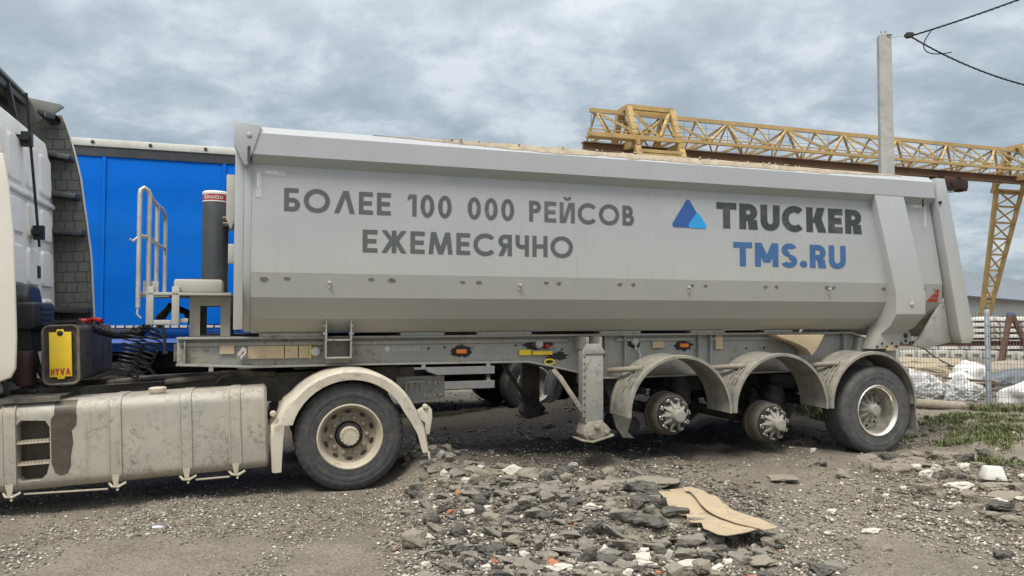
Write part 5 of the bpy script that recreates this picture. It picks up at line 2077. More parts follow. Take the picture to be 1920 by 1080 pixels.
# ------------------------------------------------------------------ mesh fence
FP = [(6.15, 14.55), (8.66, 13.6), (11.2, 12.65)]
F = thing('mesh_fence', 'wire mesh fence on galvanised posts at the right of the yard', 'fence', (8.66, 13.6, 0))
for x, y in FP:
    mb = MB()
    mb.box(x - 8.66 - .033, x - 8.66 + .033, y - 13.6 - .033, y - 13.6 + .033, -.1, 1.76)
    p = mb.build('post', M_post, F, bevel=.006)
    mb = MB()
    mb.box(x - 8.66 - .037, x - 8.66 + .037, y - 13.6 - .037, y - 13.6 + .037, 1.761, 1.775)
    mb.build('post_cap', M_black, p)
for (xa, ya), (xb, yb_) in zip(FP, FP[1:]):
    a, b = Vector((xa - 8.66, ya - 13.6 - .045, 0)), Vector((xb - 8.66, yb_ - 13.6 - .045, 0))
    L_ = (b - a).length
    d = (b - a) / L_
    nrm = Vector((d.y, -d.x, 0))
    mb = MB()
    k = 0
    x = .03
    while x < L_:
        p = a + d * x
        mb.bar(p + Vector((0, 0, .05)), p + Vector((0, 0, 1.70)), .0048)
        x += .05
    for z in (.06, .16, .26, .46, .66, .76, .86, 1.06, 1.26, 1.36, 1.46, 1.66):
        bulge = .03 if z in (.16, .76, 1.36) else .005
        mb.bar(a + nrm * bulge + Vector((0, 0, z)), b + nrm * bulge + Vector((0, 0, z)), .0055)
    mb.build('mesh_panel', M_wire, F, flat=True)

# ------------------------------------------------------------------ material yard behind the fence
slab = MB()
slab.loft([[(-.57, y, z) for y, z in ((-.15, 0), (.15, 0), (.12, .15), (-.12, .15))], [(-.25, y, z) for y, z in ((-.15, 0), (.15, 0), (.11, .12), (-.11, .12))],
           [(.25, y, z) for y, z in ((-.15, 0), (.15, 0), (.11, .12), (-.11, .12))], [(.57, y, z) for y, z in ((-.15, 0), (.15, 0), (.12, .15), (-.12, .15))]])
proto = slab.build('concrete_sleeper', M_blockw, None, bevel=.012)
SL = 'pale concrete sleeper in the tall stack behind the rusty tripod'
tag(proto, SL, 'concrete sleeper', 'concrete sleepers stacked beyond the fence')
first = True
for cx_ in range(5):
    for lay in range(8):
        for cy_ in range(2):
            loc = (15.7 + cx_ * 1.22 + random.uniform(-.04, .04), 27 + cy_ * .45 + cx_ * .15, .02 + lay * .205)
            rot = (0, 0, R(7 + random.uniform(-1.5, 1.5)))
            if first:
                proto.location, proto.rotation_euler = loc, rot
                first = False
            else:
                dup(proto, loc=loc, rot=rot)
spacer = MB().box(-.05, .05, -.55, .55, 0, .052).build('wood_spacer', M_wooddark, None)
tag(spacer, 'dark wooden spacer strip between the stacked pale sleepers', 'spacer', 'spacer strips in the sleeper stack')
first = True
for cx_ in range(5):
    for lay in range(7):
        for dx in (-.42, .42):
            loc = (15.7 + cx_ * 1.22 + dx, 27.22 + cx_ * .15, .02 + lay * .205 + .151)
            if first:
                spacer.location = loc
                first = False
            else:
                dup(spacer, loc=loc)
# row of blocks on the sand bank
bk = MB()
bk.prism([(-.21, 0), (.21, 0), (.21, .27), (.17, .28), (-.21, .25)], -.18, .18)
bkp = bk.build('concrete_block', M_block, None, bevel=.015)
cut(bkp, [MB().box(-.09, .12, -.3, -.10, .05, .17)])
tag(bkp, 'pale concrete block with a dark pocket in the row below the brown steel beam', 'concrete block', 'blocks in a row on the sand bank')
for i in range(13):
    x = 10.6 + i * .50
    loc = (x, 22.0 + .02 * i, gz(x, 22.0) - .03)
    if i == 0:
        bkp.location = loc
    else:
        dup(bkp, loc=loc, rot=(0, 0, R(random.uniform(-4, 4))))
mb = MB()
mb.box(10.3, 19, -.09, .09, 0, .02)
mb.box(10.3, 19, -.02, .02, .021, .139)
mb.box(10.3, 19, -.09, .09, .14, .16)
o = mb.build('steel_beam', M_rust, None)
o.location = (0, 22.1, .74)
tag(o, 'long dark brown steel beam lying on the row of pale blocks', 'steel beam')
# rusty tripod
A = thing('pipe_tripod', 'rusty steel tripod of three heavy tubes behind the fence', 'tripod', (14.05, 21.0, 0))
mb = MB()
zb = gz(14, 21) - .03
for a, b in (((0, 0, 1.70), (-.44, -.1, zb)), ((0, 0.05, 1.70), (.02, .5, zb)), ((.02, 0, 1.70), (.66, -.05, zb))):
    m2 = MB()
    m2.tube([a, b], .075, 14)
    m2.build('leg', M_rust, A)
MB().lathe([(.09, 0), (.095, .08), (.06, .13)], (0, 0, 1.62), 14, 'z').build('blue_cap', mat('faded_blue_cap', (.05, .09, .17), .6), A)


def lump(name, m, label, cat, loc, size, seed, rot=0, amp=.25, freq=1.6, sub=4, crumple=0.0):
    bm = bmesh.new()
    bmesh.ops.create_icosphere(bm, subdivisions=sub, radius=1)
    for v in bm.verts:
        n = mnoise.noise(v.co * freq + Vector((seed, seed * 2, 0)))
        n2 = abs(mnoise.noise(v.co * freq * 3 + Vector((0, seed, 3))))
        n3 = abs(mnoise.noise(v.co * freq * 7 + Vector((2, seed, 1))))
        k = 1 + amp * n - crumple * (n2 - .2) - crumple * .5 * (n3 - .2)
        v.co *= k
        if v.co.z < -.25:
            v.co.z = -.25 + (v.co.z + .25) * .1
        v.co = Vector((v.co.x * size[0], v.co.y * size[1], (v.co.z + .25) * size[2]))
    me = bpy.data.meshes.new(name)
    bm.to_mesh(me)
    bm.free()
    me.polygons.foreach_set('use_smooth', [True] * len(me.polygons))
    me.set_sharp_from_angle(angle=R(30))
    me.materials.append(m)
    o = bpy.data.objects.new(name, me)
    COL.objects.link(o)
    o.location = loc
    o.rotation_euler = (0, 0, R(rot))
    return tag(o, label, cat)


lump('white_sack', M_sack, 'large bulging white sack lying below the row of pale blocks', 'sack', (11.75, 19.2, gz(11.75, 19.2) - .03), (.46, .38, .40), 3, 10, .3)
lump('plastic_sheet', M_tarp, 'dark grey plastic sheet over a heap beside the fence post', 'plastic sheet', (11.9, 17.4, gz(11.9, 17.4) - .03), (1.0, .5, .34), 8, 12, .35, 1.4, 4, .15)
lump('plastic_sheet', M_sheet, 'crumpled pale translucent plastic sheet beside the rubber mud flap', 'plastic sheet', (8.05, 15.2, -.04), (.62, .4, .46), 5, -8, .35, 1.5, 5, .24)
lump('plastic_sheet', M_sheet, 'torn crumpled plastic sheet left of the fence post base', 'plastic sheet', (8.95, 14.9, -.04), (.36, .3, .36), 15, 20, .45, 1.7, 5, .28)
lump('white_sack', M_sack, 'flat white sack with a sloping top just right of the fence post', 'sack', (10.1, 14.35, -.05), (.85, .5, .40), 21, 14, .3, 1.2, 4, .1)
lump('sand_heap', mat('beige_sand', (.36, .295, .205), .95, dust=(.26, .21, .15), dust_amt=.4, var=.2, bump=.5), 'beige sand heap in front of the row of pale blocks', 'sand heap', (11.2, 21.0, gz(11.2, 21.0) - .12), (1.9, .8, .36), 31, 0, .25, 2.2, 5, .12)
lump('concrete_slab', M_lump, 'grey weathered concrete mass behind the dark plastic sheet', 'concrete slab', (13.7, 20.0, gz(13.7, 20.0) - .05), (1.7, .5, .36), 33, 5, .15, 1.2, 4, .06)
for i, (x, y, z, L_, rz, ry, m_, lab) in enumerate([
        (9.55, 15.6, .22, 1.25, 8, -3, M_wood, 'pale board lying across the debris left of the fence post'), (9.35, 15.3, .32, .95, -12, 4, M_wooddark, 'dark short board topmost in the debris by the fence post'),
        (9.75, 15.2, .12, 1.1, 4, 0, M_wooddark, 'dark brown board lowest in the debris by the fence post'), (9.3, 16.4, .12, 2.0, 2, 0, M_wood, 'long weathered board behind the crumpled plastic sheets'),
        (8.9, 17.4, .10, 1.6, -6, 0, M_wooddark, 'thin dark board on the ground below the sand heap'), (10.6, 16.3, .14, 2.2, -3, 1, M_wooddark, 'long dark board running behind the fence post')]):
    o = MB().box(-L_ / 2, L_ / 2, -.08, .08, -.018, .018).build('wooden_board', m_, None, bevel=.003)
    o.location = (x, y, z)
    o.rotation_euler = (R(random.uniform(-12, 12)), R(ry), R(rz))
    tag(o, lab, 'board')
R3 = random.Random(12)
stick = MB().box(-.45, .45, -.03, .03, -.012, .012).build('wood_scrap', M_wood, None)
tag(stick, 'short weathered stick among the debris behind the mesh fence', 'wood scrap', 'wood scraps behind the fence')
for i in range(26):
    loc = (R3.uniform(7.8, 12.5), R3.uniform(14.6, 18.6))
    args = dict(loc=(loc[0], loc[1], gz(*loc) + R3.uniform(.03, .2)), rot=(R3.uniform(-.3, .3), R3.uniform(-.15, .15), R3.uniform(-.5, .5)))
    if i == 0:
        stick.location, stick.rotation_euler = args['loc'], args['rot']
    else:
        c_ = dup(stick, scale=(R3.uniform(.5, 1.4), 1, 1), **args)
        if i % 3 == 0:
            c_.data = c_.data.copy()
            c_.data.materials[0] = M_wooddark
lump('white_sack', M_sack, 'small half empty white sack between the board pile and the sand heap', 'sack', (10.55, 17.6, -.03), (.38, .3, .26), 44, 30, .35, 1.6, 4, .2)
lump('plastic_sheet', M_sheet, 'low crumpled plastic sheet behind the lying round post', 'plastic sheet', (7.4, 14.9, -.04), (.5, .35, .26), 51, 0, .4, 1.7, 5, .26)
lump('soil_heap', M_mud, 'low heap of brown soil behind the plastic sheets', 'soil heap', (9.0, 18.6, -.08), (1.5, .8, .34), 61, 0, .3, 2.4, 5, .16)
o = MB().lathe([(.072, 0), (.082, .01), (.084, .85), (.075, .865)], (0, 0, 0), 24, 'x').build('concrete_post', M_lump, None)
o.location = (7.02, 13.25, .09)
o.rotation_euler = (0, R(2), R(-22))
tag(o, 'round grey post lying on the ground behind the mud flap', 'post')
mb = MB()
mb.tube(bez((11.75, 21.4, .78), (11.8, 21.0, .45), (11.95, 20.2, .20), (12.0, 19.4, .14)) + [Vector((12.25, 19.3, .13))], .028, 8)
o = mb.build('bent_hose', M_dark, None)
tag(o, 'dark curved hose hanging down from the steel beam over the sand', 'hose')

# ------------------------------------------------------------------ cardboard
PIT_C = R(2.173)


def ground_at(px, py, z=0.0):
    x, y = (px - 960) / 1397, -(py - 540) / 1397
    d = (x, math.cos(PIT_C) - y * math.sin(PIT_C), math.sin(PIT_C) + y * math.cos(PIT_C))
    t = (z - 1.62) / d[2]
    return d[0] * t, d[1] * t


def sheet(poly_px, lift, label):
    pts = [ground_at(1140 + a / 4.908, 860 + b / 4.908, .10 + lift) for a, b in poly_px]
    cxm, cym = sum(p[0] for p in pts) / len(pts), sum(p[1] for p in pts) / len(pts)
    bm = bmesh.new()
    f = bm.faces.new([bm.verts.new((x - cxm, y - cym, 0)) for x, y in pts])
    bmesh.ops.triangulate(bm, faces=bm.faces)
    for _ in range(3):
        bmesh.ops.subdivide_edges(bm, edges=[e for e in bm.edges if e.calc_length() > .07], cuts=1)
        bmesh.ops.triangulate(bm, faces=[f for f in bm.faces if len(f.verts) > 3])
    for v in bm.verts:
        v.co.z = .022 * mnoise.noise(Vector((v.co.x * 2.6, v.co.y * 2.6, lift * 50))) - .012 * max(0, 1 - abs(v.co.x * .6 + v.co.y * .8 - .05) / .05) + .005 * mnoise.noise(Vector((v.co.x * 14, v.co.y * 9, 3)))
    base_z = float(np.mean([gz(v.co.x + cxm, v.co.y + cym) for v in bm.verts])) + .035 + lift
    for v in bm.verts:
        g0 = max(gz(v.co.x + cxm + a, v.co.y + cym + b) for a, b in ((0, 0), (.05, 0), (-.05, 0), (0, .05), (0, -.05)))
        v.co.z = max(v.co.z, g0 + .02 + lift - base_z)
    for _ in range(3):
        bmesh.ops.smooth_vert(bm, verts=bm.verts, factor=.5, use_axis_z=True)
    g = bmesh.ops.solidify(bm, geom=bm.faces[:], thickness=.006)
    bmesh.ops.recalc_face_normals(bm, faces=bm.faces)
    me = bpy.data.meshes.new('cardboard_sheet')
    bm.to_mesh(me)
    bm.free()
    me.materials.append(M_card)
    o = bpy.data.objects.new('cardboard_sheet', me)
    COL.objects.link(o)
    o.location = (cxm, cym, base_z)
    return tag(o, label, 'cardboard', 'cardboard on the ground')


sheet([(460, 370), (600, 395), (610, 402), (565, 335), (690, 315), (760, 400), (850, 500), (960, 560), (1190, 630), (1440, 690), (1290, 725), (1090, 752), (1010, 742), (880, 690), (860, 630), (760, 625), (720, 570), (590, 572), (530, 480)],
      0, 'lower torn brown cardboard sheet with a notched corner')
sheet([(690, 282), (760, 275), (880, 310), (1060, 440), (1075, 436), (1160, 510), (1400, 580), (1560, 655), (1540, 670), (1440, 682), (1190, 622), (1040, 572), (900, 517), (850, 482), (760, 390), (700, 320)],
      .030, 'upper long brown cardboard strip overlapping the lower sheet')

# ------------------------------------------------------------------ rubble
def rock_mesh(seed, m, npts=16, flat=1.0, rough=.06, angular=True):
    rr = random.Random(seed)
    bm = bmesh.new()
    for _ in range(npts):
        if angular:
            p = Vector((rr.uniform(-1, 1), rr.uniform(-1, 1), rr.uniform(-1, 1)))
            p = Vector([math.copysign(abs(c) ** .62, c) for c in p])
        else:
            p = Vector((rr.gauss(0, 1), rr.gauss(0, 1), rr.gauss(0, 1))).normalized() * rr.uniform(.85, 1.1)
        bm.verts.new(Vector((p.x * .5, p.y * .5, p.z * .5 * flat)))
    h = bmesh.ops.convex_hull(bm, input=bm.verts)
    bmesh.ops.delete(bm, geom=[v for v in bm.verts if not v.link_faces], context='VERTS')
    bmesh.ops.bevel(bm, geom=bm.edges[:], offset=.035, segments=1, profile=.5, affect='EDGES', clamp_overlap=True)
    bmesh.ops.triangulate(bm, faces=bm.faces)
    for lim in (.2, .12, .075):
        bmesh.ops.subdivide_edges(bm, edges=[e for e in bm.edges if e.calc_length() > lim], cuts=1)
        bmesh.ops.triangulate(bm, faces=[f for f in bm.faces if len(f.verts) > 3])
    bm.normal_update()
    bm.normal_update()
    off = Vector((seed * 3.1, seed * 1.7, 0))
    for v in bm.verts:
        d = mnoise.noise(v.co * 3.2 + off) * rough * 1.4 + mnoise.noise(v.co * 8 + off) * rough + mnoise.noise(v.co * 19 + off) * rough * .5
        v.co += v.normal * d
    zmin = min(v.co.z for v in bm.verts)
    for v in bm.verts:
        v.co.z -= zmin
    me = bpy.data.meshes.new('stone')
    bm.to_mesh(me)
    bm.free()
    me.polygons.foreach_set('use_smooth', [True] * len(me.polygons))
    me.set_sharp_from_angle(angle=R(32))
    me.materials.append(m)
    return me


RK = {}
for i in range(8):
    RK.setdefault('asphalt', []).append(rock_mesh(100 + i, M_asphalt, 14, .9, .045))
    RK.setdefault('dark', []).append(rock_mesh(140 + i, M_asphalt2, 15, .9, .07))
    RK.setdefault('lump', []).append(rock_mesh(180 + i, M_lump, 18, .9, .055))
    RK.setdefault('stone', []).append(rock_mesh(220 + i, M_stone, 16, .9, .045, i % 2 == 0))
for i in range(3):
    RK.setdefault('brick', []).append(rock_mesh(260 + i, M_brickred, 12, .9, .05))
NAMES = {'asphalt': ('asphalt_chunk', 'asphalt chunk', 'dusty grey broken asphalt chunk in the rubble in front of the trailer', 'dusty asphalt chunks in the rubble'),
         'dark': ('asphalt_chunk', 'asphalt chunk', 'nearly black broken asphalt chunk in the rubble in front of the trailer', 'black asphalt chunks in the rubble'),
         'lump': ('concrete_lump', 'concrete lump', 'small brownish grey lump of concrete or dried mud on the dirt', 'grey lumps on the dirt'),
         'stone': ('pale_stone', 'stone', 'small pale whitish stone lying on the dirt', 'pale stones on the dirt'),
         'brick': ('brick_fragment', 'brick fragment', 'small orange brick fragment among the grey rubble', 'orange brick fragments')}
_cnt = 0
PLACED = []


def rock(kind, x, y, w, d, h, rz=None, tilt=7, sink=.18, label=None, name=None, cat=None, zadd=0.0, shared=None):
    global _cnt
    _cnt += 1
    me = RK[kind][_cnt % len(RK[kind])]
    nm, c_, lb, grp = NAMES[kind]
    o = bpy.data.objects.new(name or nm, me)
    COL.objects.link(o)
    o.scale = (w, d, h)
    o.rotation_euler = (R(random.uniform(-tilt, tilt)), R(random.uniform(-tilt, tilt)), R(random.uniform(-25, 25) + (180 if _cnt % 2 else 0)) if rz is None else R(rz))
    o.location = (x, y, gz(x, y) - sink * h + zadd)
    if shared:
        lb, grp = shared
        o.name, c_ = ('soil_clod', 'soil clod') if 'clod' in lb else (nm, c_)
    tag(o, label or lb, cat or c_, None if label else grp)
    PLACED.append((x, y, w))
    return o


def rpx(kind, px, py, wpx, hpx=None, dep=.8, **kw):
    """stone whose middle is seen at (px, py) and which looks wpx wide and hpx high (photo pixels)"""
    hpx = hpx or wpx * .48
    x, y = ground_at(px, py + hpx * .3, .03)
    k = y / 1397
    w = wpx * k
    d = w * dep
    h = max(.6 * hpx * k, hpx * k - d * .15) * 1.25
    return rock(kind, x, y + d * .12, w, d, h, **kw)


# stones one can single out
for args, lab, nm, cat in [
    (('stone', 959, 907, 46, 28), 'beige stone with a yellowish side at the back of the rubble', 'pale_stone', 'stone'),
    (('asphalt', 967, 1044, 72, 32), 'broad flat grey asphalt slab with a dark broken edge near the photo bottom', 'asphalt_slab', 'asphalt slab'),
    (('dark', 1098, 1040, 46, 40), 'round black asphalt lump beside a white stone near the photo bottom', 'asphalt_lump', 'asphalt lump'),
    (('lump', 1232, 911, 98, 22), 'long grey concrete piece behind the cardboard', 'concrete_piece', 'concrete piece'),
    (('dark', 1207, 942, 70, 40), 'dark tilted asphalt slab touching the left corner of the cardboard', 'asphalt_slab', 'asphalt slab'),
    (('dark', 1268, 984, 56, 24), 'dark asphalt piece tucked under the lower cardboard edge', 'asphalt_piece', 'asphalt piece'),
    (('asphalt', 1287, 1006, 80, 42), 'largest grey asphalt chunk in front of the cardboard', 'asphalt_chunk', 'asphalt chunk'),
    (('dark', 1341, 1024, 54, 27), 'dark asphalt chunk just below the cardboard tip', 'asphalt_chunk', 'asphalt chunk'),
    (('stone', 1256, 1040, 18, 28), 'upright white stone below the largest asphalt chunk', 'pale_stone', 'stone'),
    (('stone', 1289, 1056, 58, 20), 'cream coloured flat stone slab below the asphalt chunks', 'stone_slab', 'stone slab'),
    (('stone', 1211, 1054, 58, 18), 'flat cream stone beside the upright white stone', 'pale_stone', 'stone'),
    (('lump', 1458, 1011, 44, 28), 'rounded beige stone at the right tip of the cardboard', 'beige_stone', 'stone'),
    (('lump', 1468, 895, 54, 14), 'flat tan stone on the dirt behind the cardboard', 'tan_stone', 'stone'),
    (('stone', 1798, 902, 54, 22), 'cream layered stone slab right of the trailer wheel', 'stone_slab', 'stone slab'),
    (('lump', 1875, 908, 64, 24), 'broad grey stone under the white block', 'grey_stone', 'stone'),
    (('lump', 1892, 923, 70, 18), 'flat grey slab at the right photo edge', 'grey_slab', 'stone slab'),
    (('dark', 1878, 947, 52, 26), 'dark rounded lump at the right, below the grey slab', 'dark_lump', 'stone'),
    (('lump', 1907, 976, 50, 26), 'grey stone at the right photo edge below the dark lump', 'grey_stone', 'stone'),
    (('dark', 1536, 867, 32, 15), 'black flat lump on the ground in front of the trailer tyre', 'black_lump', 'asphalt lump'),
    (('lump', 1760, 853, 42, 26), 'tan grey stone at the edge of the grass by the trailer tyre', 'tan_stone', 'stone'),
    (('stone', 1695, 910, 17, 12), 'single white stone alone on the dirt in front of the trailer tyre', 'white_stone', 'stone'),
    (('stone', 1632, 988, 42, 12), 'flat cream stone sunk into the dirt right of the cardboard', 'flat_stone', 'stone'),
    (('dark', 1541, 1068, 70, 30), 'big black asphalt lump at the bottom edge right of the rubble', 'asphalt_lump', 'asphalt lump'),
    (('stone', 1123, 1053, 34, 24), 'white rounded stone beside the round black lump', 'white_stone', 'stone'),
    (('stone', 1051, 1061, 58, 20), 'long white stone at the bottom of the rubble', 'white_stone', 'stone'),
    (('lump', 1142, 940, 66, 30), 'broad brown grey concrete lump left of the cardboard', 'concrete_lump', 'concrete lump'),
    (('lump', 1431, 1054, 56, 16), 'flat layered grey stone below the rounded beige stone', 'layered_stone', 'stone'),
    (('asphalt', 942, 958, 50, 16), 'flat grey asphalt slab in the middle of the rubble', 'asphalt_slab', 'asphalt slab'),
]:
    rpx(*args, label=lab, name=nm, cat=cat)
# white trapezoid block
wx, wy = ground_at(1861, 893, .10)
mb = MB()
mb.loft([[(-.112, -.075, 0), (.104, -.088, 0), (.110, .08, 0), (-.10, .085, 0)], [(-.094, -.072, .05), (.093, -.07, .045), (.09, .07, .05), (-.09, .07, .055)], [(-.066, -.060, .128), (.072, -.048, .135), (.066, .055, .122), (-.075, .050, .13)]])
o = mb.build('white_block', M_blockw, None, bevel=.02)
o.location = (wx, wy, gz(wx, wy) + .03)
o.rotation_euler = (R(-3), R(2), R(-6))
tag(o, 'white tapered stone block standing on the grey stones at the right', 'block')
for k, px, py, w, h in [('asphalt', 995, 944, 64, 20), ('asphalt', 829, 944, 38, 16), ('asphalt', 831, 956, 32, 14), ('asphalt', 882, 950, 44, 18), ('asphalt', 858, 916, 40, 18), ('lump', 895, 916, 54, 18),
                        ('lump', 935, 923, 28, 12), ('stone', 980, 925, 36, 10), ('asphalt', 1067, 974, 34, 16), ('asphalt', 1069, 1010, 46, 22), ('asphalt', 1007, 1010, 34, 20), ('asphalt', 960, 1004, 44, 22),
                        ('asphalt', 1000, 1062, 44, 22), ('asphalt', 1153, 1004, 54, 34), ('dark', 1111, 1002, 48, 30), ('stone', 1117, 1072, 26, 18), ('stone', 914, 974, 22, 14), ('brick', 859, 944, 14, 11), ('brick', 845, 972, 14, 11),
                        ('brick', 862, 989, 16, 8), ('stone', 826, 889, 19, 20), ('lump', 848, 890, 22, 22), ('asphalt', 1154, 938, 46, 26), ('dark', 1221, 998, 74, 36), ('asphalt', 1297, 1038, 54, 28), ('dark', 1331, 1050, 34, 22),
                        ('asphalt', 1157, 1004, 32, 30), ('asphalt', 1228, 1024, 48, 24), ('asphalt', 1152, 1033, 38, 24), ('stone', 1201, 1038, 40, 20), ('stone', 1262, 1062, 30, 14), ('dark', 1199, 1065, 34, 22), ('stone', 1366, 1061, 24, 18),
                        ('stone', 1344, 1067, 30, 16), ('stone', 1417, 1067, 15, 13), ('dark', 1436, 1071, 34, 20), ('lump', 1582, 891, 27, 16), ('stone', 1873, 930, 30, 10), ('stone', 1914, 931, 22, 13), ('stone', 1844, 947, 13, 12), ('lump', 1664, 1029, 19, 14),
                        ('stone', 1525, 842, 12, 10), ('lump', 1784, 860, 28, 16), ('lump', 1632, 858, 44, 9), ('lump', 1724, 860, 34, 14), ('lump', 1700, 852, 30, 15), ('lump', 1745, 875, 40, 12), ('stone', 1900, 830, 17, 12), ('lump', 1690, 862, 26, 10),
                        ('dark', 1135, 917, 17, 11), ('stone', 1090, 940, 14, 11), ('lump', 1040, 940, 40, 14), ('asphalt', 1030, 958, 48, 20), ('dark', 905, 965, 40, 24), ('asphalt', 1058, 962, 30, 16), ('brick', 1080, 1000, 13, 8), ('brick', 1235, 1068, 16, 9), ('brick', 928, 1050, 16, 12),
                        ('asphalt', 1020, 1028, 60, 22), ('asphalt', 1060, 1030, 60, 20), ('dark', 930, 1024, 42, 20), ('asphalt', 940, 1022, 40, 14), ('lump', 1140, 1068, 36, 20), ('lump', 1090, 1072, 40, 16)]:
    rpx(k, px, py, w, h)
# the rest of the heap
R2 = random.Random(5)


def free(x, y, w, k=.34):
    return all((x - a) ** 2 + (y - b) ** 2 > ((w + c) * k) ** 2 for a, b, c in PLACED)


def scatter(n, cx_, cy_, sx_, sy_, wlo, whi, kinds, shared=None):
    c = t = 0
    while c < n and t < n * 40:
        t += 1
        px, py = R2.gauss(cx_, sx_), R2.gauss(cy_, sy_)
        if px < 745 or py > 1110 or py < 860 or (1235 < px < 1450 and 915 < py < 1000):
            continue
        x, y = ground_at(px, py)
        w = R2.uniform(wlo, whi) ** 1.0
        if not free(x, y, w):
            continue
        k = R2.choices([a for a, b in kinds], [b for a, b in kinds])[0]
        rock(k, x, y, w, w * R2.uniform(.6, 1), w * R2.uniform(.45, .85), sink=.20, shared=shared)
        c += 1


scatter(135, 1035, 985, 150, 46, .05, .20, [('asphalt', 7), ('dark', 3.2), ('lump', 2), ('stone', .5)])
scatter(40, 1150, 1062, 170, 22, .06, .16, [('asphalt', 6), ('lump', 2), ('dark', 1)])
scatter(60, 1120, 1050, 180, 28, .04, .11, [('stone', 5), ('asphalt', 4), ('lump', 2), ('brick', .4)])
scatter(46, 850, 925, 55, 32, .05, .15, [('asphalt', 5), ('lump', 2), ('stone', 1)])
scatter(36, 1500, 960, 230, 70, .03, .075, [('stone', 5), ('lump', 4), ('brick', .4)])
scatter(48, 1830, 890, 75, 42, .05, .18, [('lump', 5), ('stone', 2), ('dark', 2)], ('stone or lump among the stones along the right edge of the yard', 'stones along the right edge'))
scatter(30, 1722, 862, 52, 12, .07, .24, [('dark', 5), ('lump', 3)], ('muddy dark clod in the churned soil beside the trailer tyre', 'muddy clods beside the trailer tyre'))
scatter(14, 800, 880, 40, 20, .06, .15, [('lump', 4), ('dark', 2), ('stone', 1)], ('stone lying in the dirt just behind the tractor drive wheel', 'stones behind the drive wheel'))
# soil clods under the trailer
for i in range(26):
    x, y = R2.uniform(.4, 5.0), R2.uniform(9.8, 13.0)
    w = R2.uniform(.08, .26)
    rock('dark' if i % 3 else 'lump', x, y, w, w * .8, w * .5, shared=('dark soil clod on the black ground underneath the trailers', 'soil clods under the trailers'))

# loose fine gravel: one mass of small stones
def gravel(name, n, size_lo, size_hi, label, region, seed, palette):
    g = np.random.default_rng(seed)
    px = g.uniform(region[0], region[1], n)
    py = region[2] + (region[3] - region[2]) * g.random(n) ** region[4]
    t_ = np.zeros(n)
    xx, yy = (px - 960) / 1397, -(py - 540) / 1397
    dy, dz = np.cos(PIT_C) - yy * np.sin(PIT_C), np.sin(PIT_C) + yy * np.cos(PIT_C)
    t_ = -1.62 / dz
    X, Y = xx * t_, dy * t_
    keep = np.ones(n, bool)
    dens = vnoise(X * .8 + 40, Y * .8) * 1.5 + vnoise(X * 2.6 + 11, Y * 2.6) * .8
    keep &= dens + g.random(n) * .6 - .12 > 0
    X, Y = X[keep], Y[keep]
    n = len(X)
    Z = hgt(X, Y)
    sz = size_lo * (size_hi / size_lo) ** (g.random(n) ** 2.2)
    base = np.array([[1, 0, 0], [-.9, .1, 0], [.1, 1, .1], [-.1, -1, 0], [.1, .1, .8], [0, 0, -.5]])
    tri = np.array([[0, 2, 4], [2, 1, 4], [1, 3, 4], [3, 0, 4], [2, 0, 5], [1, 2, 5], [3, 1, 5], [0, 3, 5]])
    V = base[None] * g.uniform(.6, 1.25, (n, 6, 3))
    V[:, :, 2] *= g.uniform(.45, .9, (n, 1))
    a = g.uniform(0, 2 * np.pi, n)
    ca, sa = np.cos(a)[:, None], np.sin(a)[:, None]
    vx = V[:, :, 0] * ca - V[:, :, 1] * sa
    vy = V[:, :, 0] * sa + V[:, :, 1] * ca
    h_ = sz[:, None] * .5
    W_ = np.stack([vx * h_ + X[:, None], vy * h_ + Y[:, None], V[:, :, 2] * h_ + (Z + sz * .12)[:, None]], 2)
    Fc = tri[None] + (np.arange(n) * 6)[:, None, None]
    me = np_mesh(name, W_.reshape(-1, 3), Fc.reshape(-1, 3))
    pal = np.array(palette)
    ci = pal[g.integers(0, len(pal), n)] * g.uniform(.7, 1.25, (n, 1))
    at = me.color_attributes.new('stone_colour', 'FLOAT_COLOR', 'POINT')
    at.data.foreach_set('color', np.repeat(np.concatenate([ci, np.ones((n, 1))], 1), 6, 0).astype(np.float32).ravel())
    m = bpy.data.materials.get('loose_stones')
    if m is None:
        m = bpy.data.materials.new('loose_stones')
        m.use_nodes = True
        p = m.node_tree.nodes['Principled BSDF']
        ca_ = m.node_tree.nodes.new('ShaderNodeVertexColor')
        ca_.layer_name = 'stone_colour'
        m.node_tree.links.new(ca_.outputs[0], p.inputs['Base Color'])
        p.inputs['Roughness'].default_value = .95
        p.inputs['Specular IOR Level'].default_value = .2
    me.materials.append(m)
    o = bpy.data.objects.new(name, me)
    COL.objects.link(o)
    return tag(o, label, None, None, 'stuff')


PAL = [(.10, .092, .08), (.16, .145, .12), (.24, .215, .175), (.30, .27, .22), (.19, .165, .13), (.34, .30, .24), (.075, .066, .053), (.22, .19, .15), (.26, .225, .175), (.46, .41, .34), (.62, .57, .48)]
PALW = [(.40, .365, .31), (.55, .51, .44), (.30, .27, .22), (.22, .20, .165), (.62, .57, .50), (.16, .145, .12), (.34, .30, .24), (.46, .42, .36), (.26, .235, .195), (.12, .11, .095), (.5, .46, .40), (.2, .18, .15), (.13, .12, .10), (.24, .21, .17), (.38, .33, .26), (.30, .19, .13)]
gravel('fine_gravel', 95000, .009, .032, 'fine grey gravel scattered over the dirt yard', (-60, 1990, 800, 1120, .8), 3, PAL)
gravel('gravel', 12000, .018, .060, 'loose gravel and small pale stones over the rubble side of the yard', (720, 1990, 815, 1120, .9), 4, PALW)
gravel('gravel', 6000, .015, .045, 'scattered pale stones on the smooth dirt at the left', (-60, 760, 910, 1120, .9), 5, PALW)
